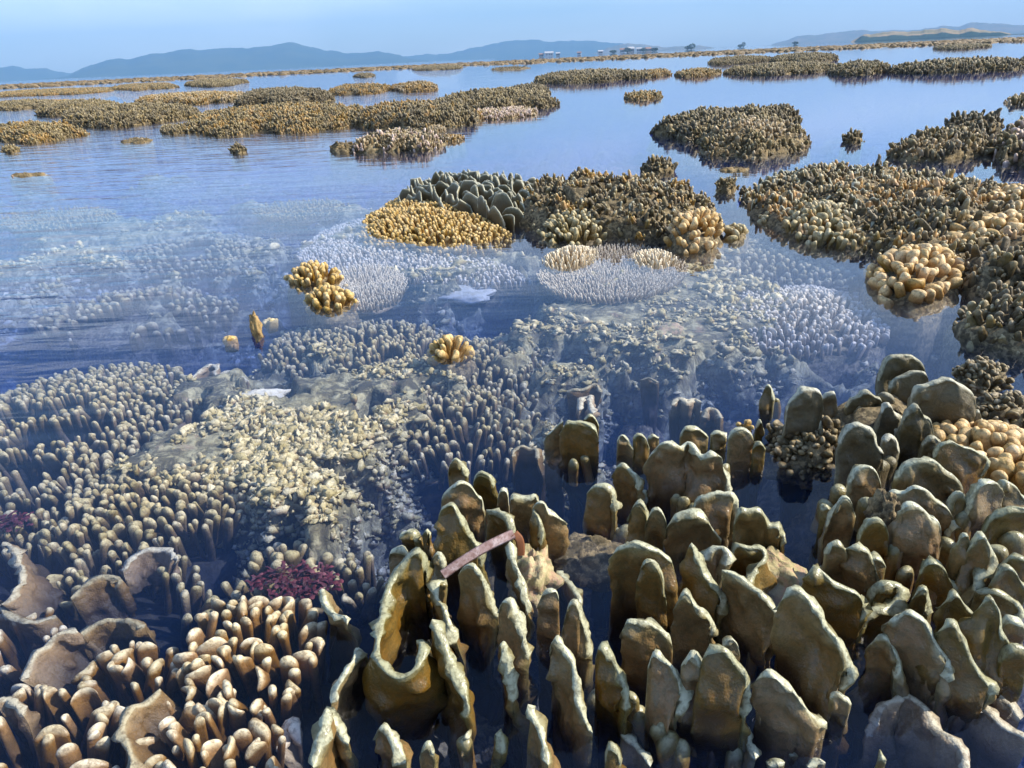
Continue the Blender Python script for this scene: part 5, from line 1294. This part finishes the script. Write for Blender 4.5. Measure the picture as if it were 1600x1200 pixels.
# ------------------------------------------------------------------ land on the horizon
def hill_mat(name, a_, b_, sc):
    m, n, l = nodes_of(name)
    out = n.new('ShaderNodeOutputMaterial'); b = n.new('ShaderNodeBsdfDiffuse')
    geo = n.new('ShaderNodeNewGeometry')
    t = noise(n, l, geo.outputs['Position'], sc, 6, 0.6)
    l.new(mixc(n, l, ramp01(n, l, t.outputs['Fac'], 0.4, 0.62), a_, b_), b.inputs['Color'])
    l.new(b.outputs[0], out.inputs['Surface'])
    return m
def ridge(name, crest, D, depth, mat, rough=0.08, n_=260):
    """range of hills: crest is a run of (px, py) seen on the skyline, at ground distance D"""
    px = np.array([c[0] for c in crest], float); py = np.array([c[1] for c in crest], float)
    x = np.linspace(px[0], px[-1], n_)
    y = np.interp(x, px, py)
    ks = 2; y = np.convolve(np.pad(y, ks, 'edge'), np.hanning(2 * ks + 3)[1:-1] / np.hanning(2 * ks + 3)[1:-1].sum(), 'same')[ks:-ks]
    y = y + 4.0 * fbm(np.column_stack([x / 22, 0 * x, 0 * x]), 4, 19)
    pk = np.array([dist_at(a, b_, D) for a, b_ in zip(x, y)])
    az = np.arctan2(pk[:, 0], pk[:, 1]); H = np.maximum(pk[:, 2], 0.3)
    rows = []
    t = np.linspace(-1, 1, 25)
    for s in t:
        R = D + s * depth
        P = np.column_stack([np.sin(az) * R, np.cos(az) * R, 0 * az])
        nz = fbm(np.column_stack([P[:, :2] / (depth * 0.55), 0 * az]), 4, 9)
        prof = (1 - abs(s) ** 1.3) if abs(s) < 1 else 0
        z = H * prof * (1 + rough * 4 * nz * (abs(s) * (1 - abs(s))) * 2.5) - (2.0 if abs(s) == 1 else 0)
        rows.append(np.column_stack([P[:, :2], z]))
    V = np.stack(rows, 1).reshape(-1, 3)
    o = link(name, mesh(name, V, grid_faces(n_, 25), None, mat)); tag(o, kind='structure')
HM = hill_mat('forested_hill', (0.03, 0.055, 0.045), (0.06, 0.08, 0.05), 0.01)
HM2 = hill_mat('dry_hill', (0.22, 0.17, 0.10), (0.13, 0.12, 0.06), 0.02)
HM3 = hill_mat('dry_shore', (0.34, 0.25, 0.14), (0.20, 0.17, 0.08), 0.05)
ridge('mountains', [(40, 130), (100, 118), (150, 99), (185, 91), (215, 90), (250, 84), (290, 74), (330, 79), (365, 75), (400, 72), (450, 67), (490, 74), (540, 84), (590, 79), (640, 92), (700, 100), (780, 104)], 2750, 420, HM, 0.10)
ridge('mountains', [(560, 100), (620, 90), (700, 83), (760, 70), (800, 63), (850, 64), (900, 63), (950, 66), (1000, 72), (1060, 82), (1120, 90)], 3150, 300, HM, 0.06)
ridge('hills', [(-120, 116), (-40, 106), (0, 105), (60, 107), (110, 112), (160, 124), (200, 132)], 3200, 250, HM, 0.06)
ridge('hills', [(920, 88), (950, 74), (985, 67), (1010, 68), (1040, 74), (1090, 72), (1120, 76), (1150, 84)], 2350, 200, HM2, 0.06)
ridge('hills', [(1190, 74), (1240, 58), (1300, 52), (1345, 48), (1400, 46), (1450, 44), (1500, 40), (1530, 36), (1580, 38), (1660, 38), (1750, 45)], 2700, 250, HM2, 0.06)
ridge('hills', [(1330, 66), (1352, 54), (1380, 49), (1450, 46), (1520, 46), (1560, 50), (1600, 54), (1640, 60)], 900, 90, HM3, 0.05)
ridge('hills', [(1335, 66), (1345, 58), (1400, 54), (1500, 52), (1560, 51), (1600, 57)], 780, 30, HM, 0.05)

# village on the shore: far, small, still houses with walls and roofs
def house(label, px, py, D, w, d, hgt, roofm, wallm, rz=0.0, group=None):
    b = dist_at(px, py, D); b[2] = 0.0
    R = thing('house', label, 'house', tuple(b), group)
    R.rotation_euler = (0, 0, rz)
    V, F = box_mesh(-w / 2, w / 2, -d / 2, d / 2, -1.5, hgt)
    link('wall', mesh('wall', V, F, None, wallm, False), R)
    e = 0.35; rh = hgt * 0.45
    V = np.array([[-w / 2 - e, -d / 2 - e, hgt], [w / 2 + e, -d / 2 - e, hgt], [w / 2 + e, d / 2 + e, hgt], [-w / 2 - e, d / 2 + e, hgt], [-w / 2 - e, 0, hgt + rh], [w / 2 + e, 0, hgt + rh]])
    V = np.concatenate([V, V[:4] - [0, 0, 0.15]])
    F4 = np.array([[0, 1, 5, 4], [2, 3, 4, 5], [6, 9, 8, 7], [0, 6, 7, 1], [1, 7, 8, 2], [2, 8, 9, 3], [3, 9, 6, 0]]); F3 = np.array([[1, 2, 5], [3, 0, 4]])
    link('roof', mesh('roof', V, [F4, F3], None, roofm, False), R)
    for k in (-0.28, 0.05, 0.3):
        V, F = box_mesh(w * k - .45, w * k + .45, -d / 2 - 0.06, -d / 2 + 0.05, hgt * 0.35, hgt * 0.75)
        link('window', mesh('window', V, F, None, M['pane'], False), R)
def flat(name, c, r=0.7):
    m, n, l = nodes_of(name)
    out = n.new('ShaderNodeOutputMaterial'); b = n.new('ShaderNodeBsdfPrincipled'); geo = n.new('ShaderNodeNewGeometry')
    t = noise(n, l, geo.outputs['Position'], 1.5, 4)
    l.new(mixc(n, l, ramp01(n, l, t.outputs['Fac'], .35, .7), c, tuple(.8 * x for x in c)), b.inputs['Base Color'])
    b.inputs['Roughness'].default_value = r; l.new(b.outputs[0], out.inputs['Surface']); return m
M['pane'] = flat('window_pane', (0.05, 0.06, 0.07), 0.2)
W1, W2, RF1, RF2 = flat('white_wall', (0.60, 0.57, 0.52)), flat('cream_wall', (0.42, 0.36, 0.28)), flat('grey_roof', (0.5, 0.5, 0.5)), flat('rust_roof', (0.36, 0.2, 0.13))
for i, (px, w, hg, rf, wl_, lab) in enumerate([
    (858, 11, 4.5, RF1, W1, 'white long house on the far shore, leftmost and brightest of the village'), (846, 6, 3.2, RF2, W2, 'small rust-roofed house left of the bright white shore house'),
    (872, 5, 3.4, RF1, W2, 'tiny cream house right of the bright white shore house'), (938, 6, 3.5, RF1, W1, 'small white house on the shore left of the hill village'),
    (972, 6, 4.2, RF2, W1, 'white house with rust roof at the foot of the dry hill'), (985, 8, 5.2, RF1, W2, 'tallest cream building among the shore trees'),
    (998, 6, 4.4, RF1, W1, 'white house near the tall cream building'), (1012, 7, 4.0, RF2, W2, 'rust-roofed cream house at the right end of the village'), (905, 5, 3.0, RF2, W1, 'low white hut alone on the shore between the two house groups')]):
    house(lab, px, 95, 640, w * 0.6, w * 0.42, hg * 0.55, rf, wl_, 0.2 * math.sin(i * 3), 'houses of the shore village')
TL = hill_mat('tree_leaves', (0.035, 0.06, 0.025), (0.07, 0.10, 0.04), 2.0)
TB = flat('tree_bark', (0.12, 0.09, 0.06))
def tree(label, px, D, H, wdt):
    b = dist_at(px, 95, D); b[2] = 0.0
    R = thing('tree', label, 'tree', tuple(b), 'trees on the shore')
    k = 420
    u = rng.normal(0, 1, (k, 3)); u /= np.linalg.norm(u, axis=1)[:, None]
    c = u * rng.uniform(.35, 1, (k, 1)) ** 0.5 * [wdt / 2, wdt / 2, H * 0.42]
    c = c * (1 + 0.35 * fbm(u * 2 + px, 2, 3))[:, None] + [0, 0, H * 0.5]
    q = rng.normal(0, 1, (k, 4, 3)) * 0.22 * (wdt / 6)
    V = (c[:, None] + q).reshape(-1, 3)
    link('crown', mesh('crown', V, np.arange(k * 4).reshape(-1, 4), None, TL), R)
    a = np.linspace(0, 2 * math.pi, 8, endpoint=False)
    rows = [np.column_stack([np.cos(a) * r, np.sin(a) * r, np.full(8, z)]) for r, z in ((.35, -1.5), (.26, H * .3), (.16, H * .6), (.02, H * .8))]
    link('trunk', mesh('trunk', np.stack(rows, 1).reshape(-1, 3), grid_faces(8, 4, True), None, TB), R)
for px, H, w, lab in [(980, 6.5, 9, 'dark round tree left of the tall cream building'), (1080, 7.5, 8, 'dark lone tree on the reef horizon right of the village'), (1074, 5.0, 7, 'low bush touching the dark lone tree'),
                      (1160, 6.5, 5, 'narrow dark tree alone on the horizon, centre right'), (1155, 3.5, 6, 'low bush at the foot of the narrow dark tree'), (1240, 3.8, 7, 'flat bush on the horizon left of the dry headland'),
                      (1005, 5.0, 8, 'shore tree behind the white house of the village'), (1022, 4.5, 9, 'bushy tree at the right end of the village'), (958, 4.0, 8, 'low shore tree between white house and hill')]:
    tree(lab, px, 620, H * 0.62, w * 0.66)
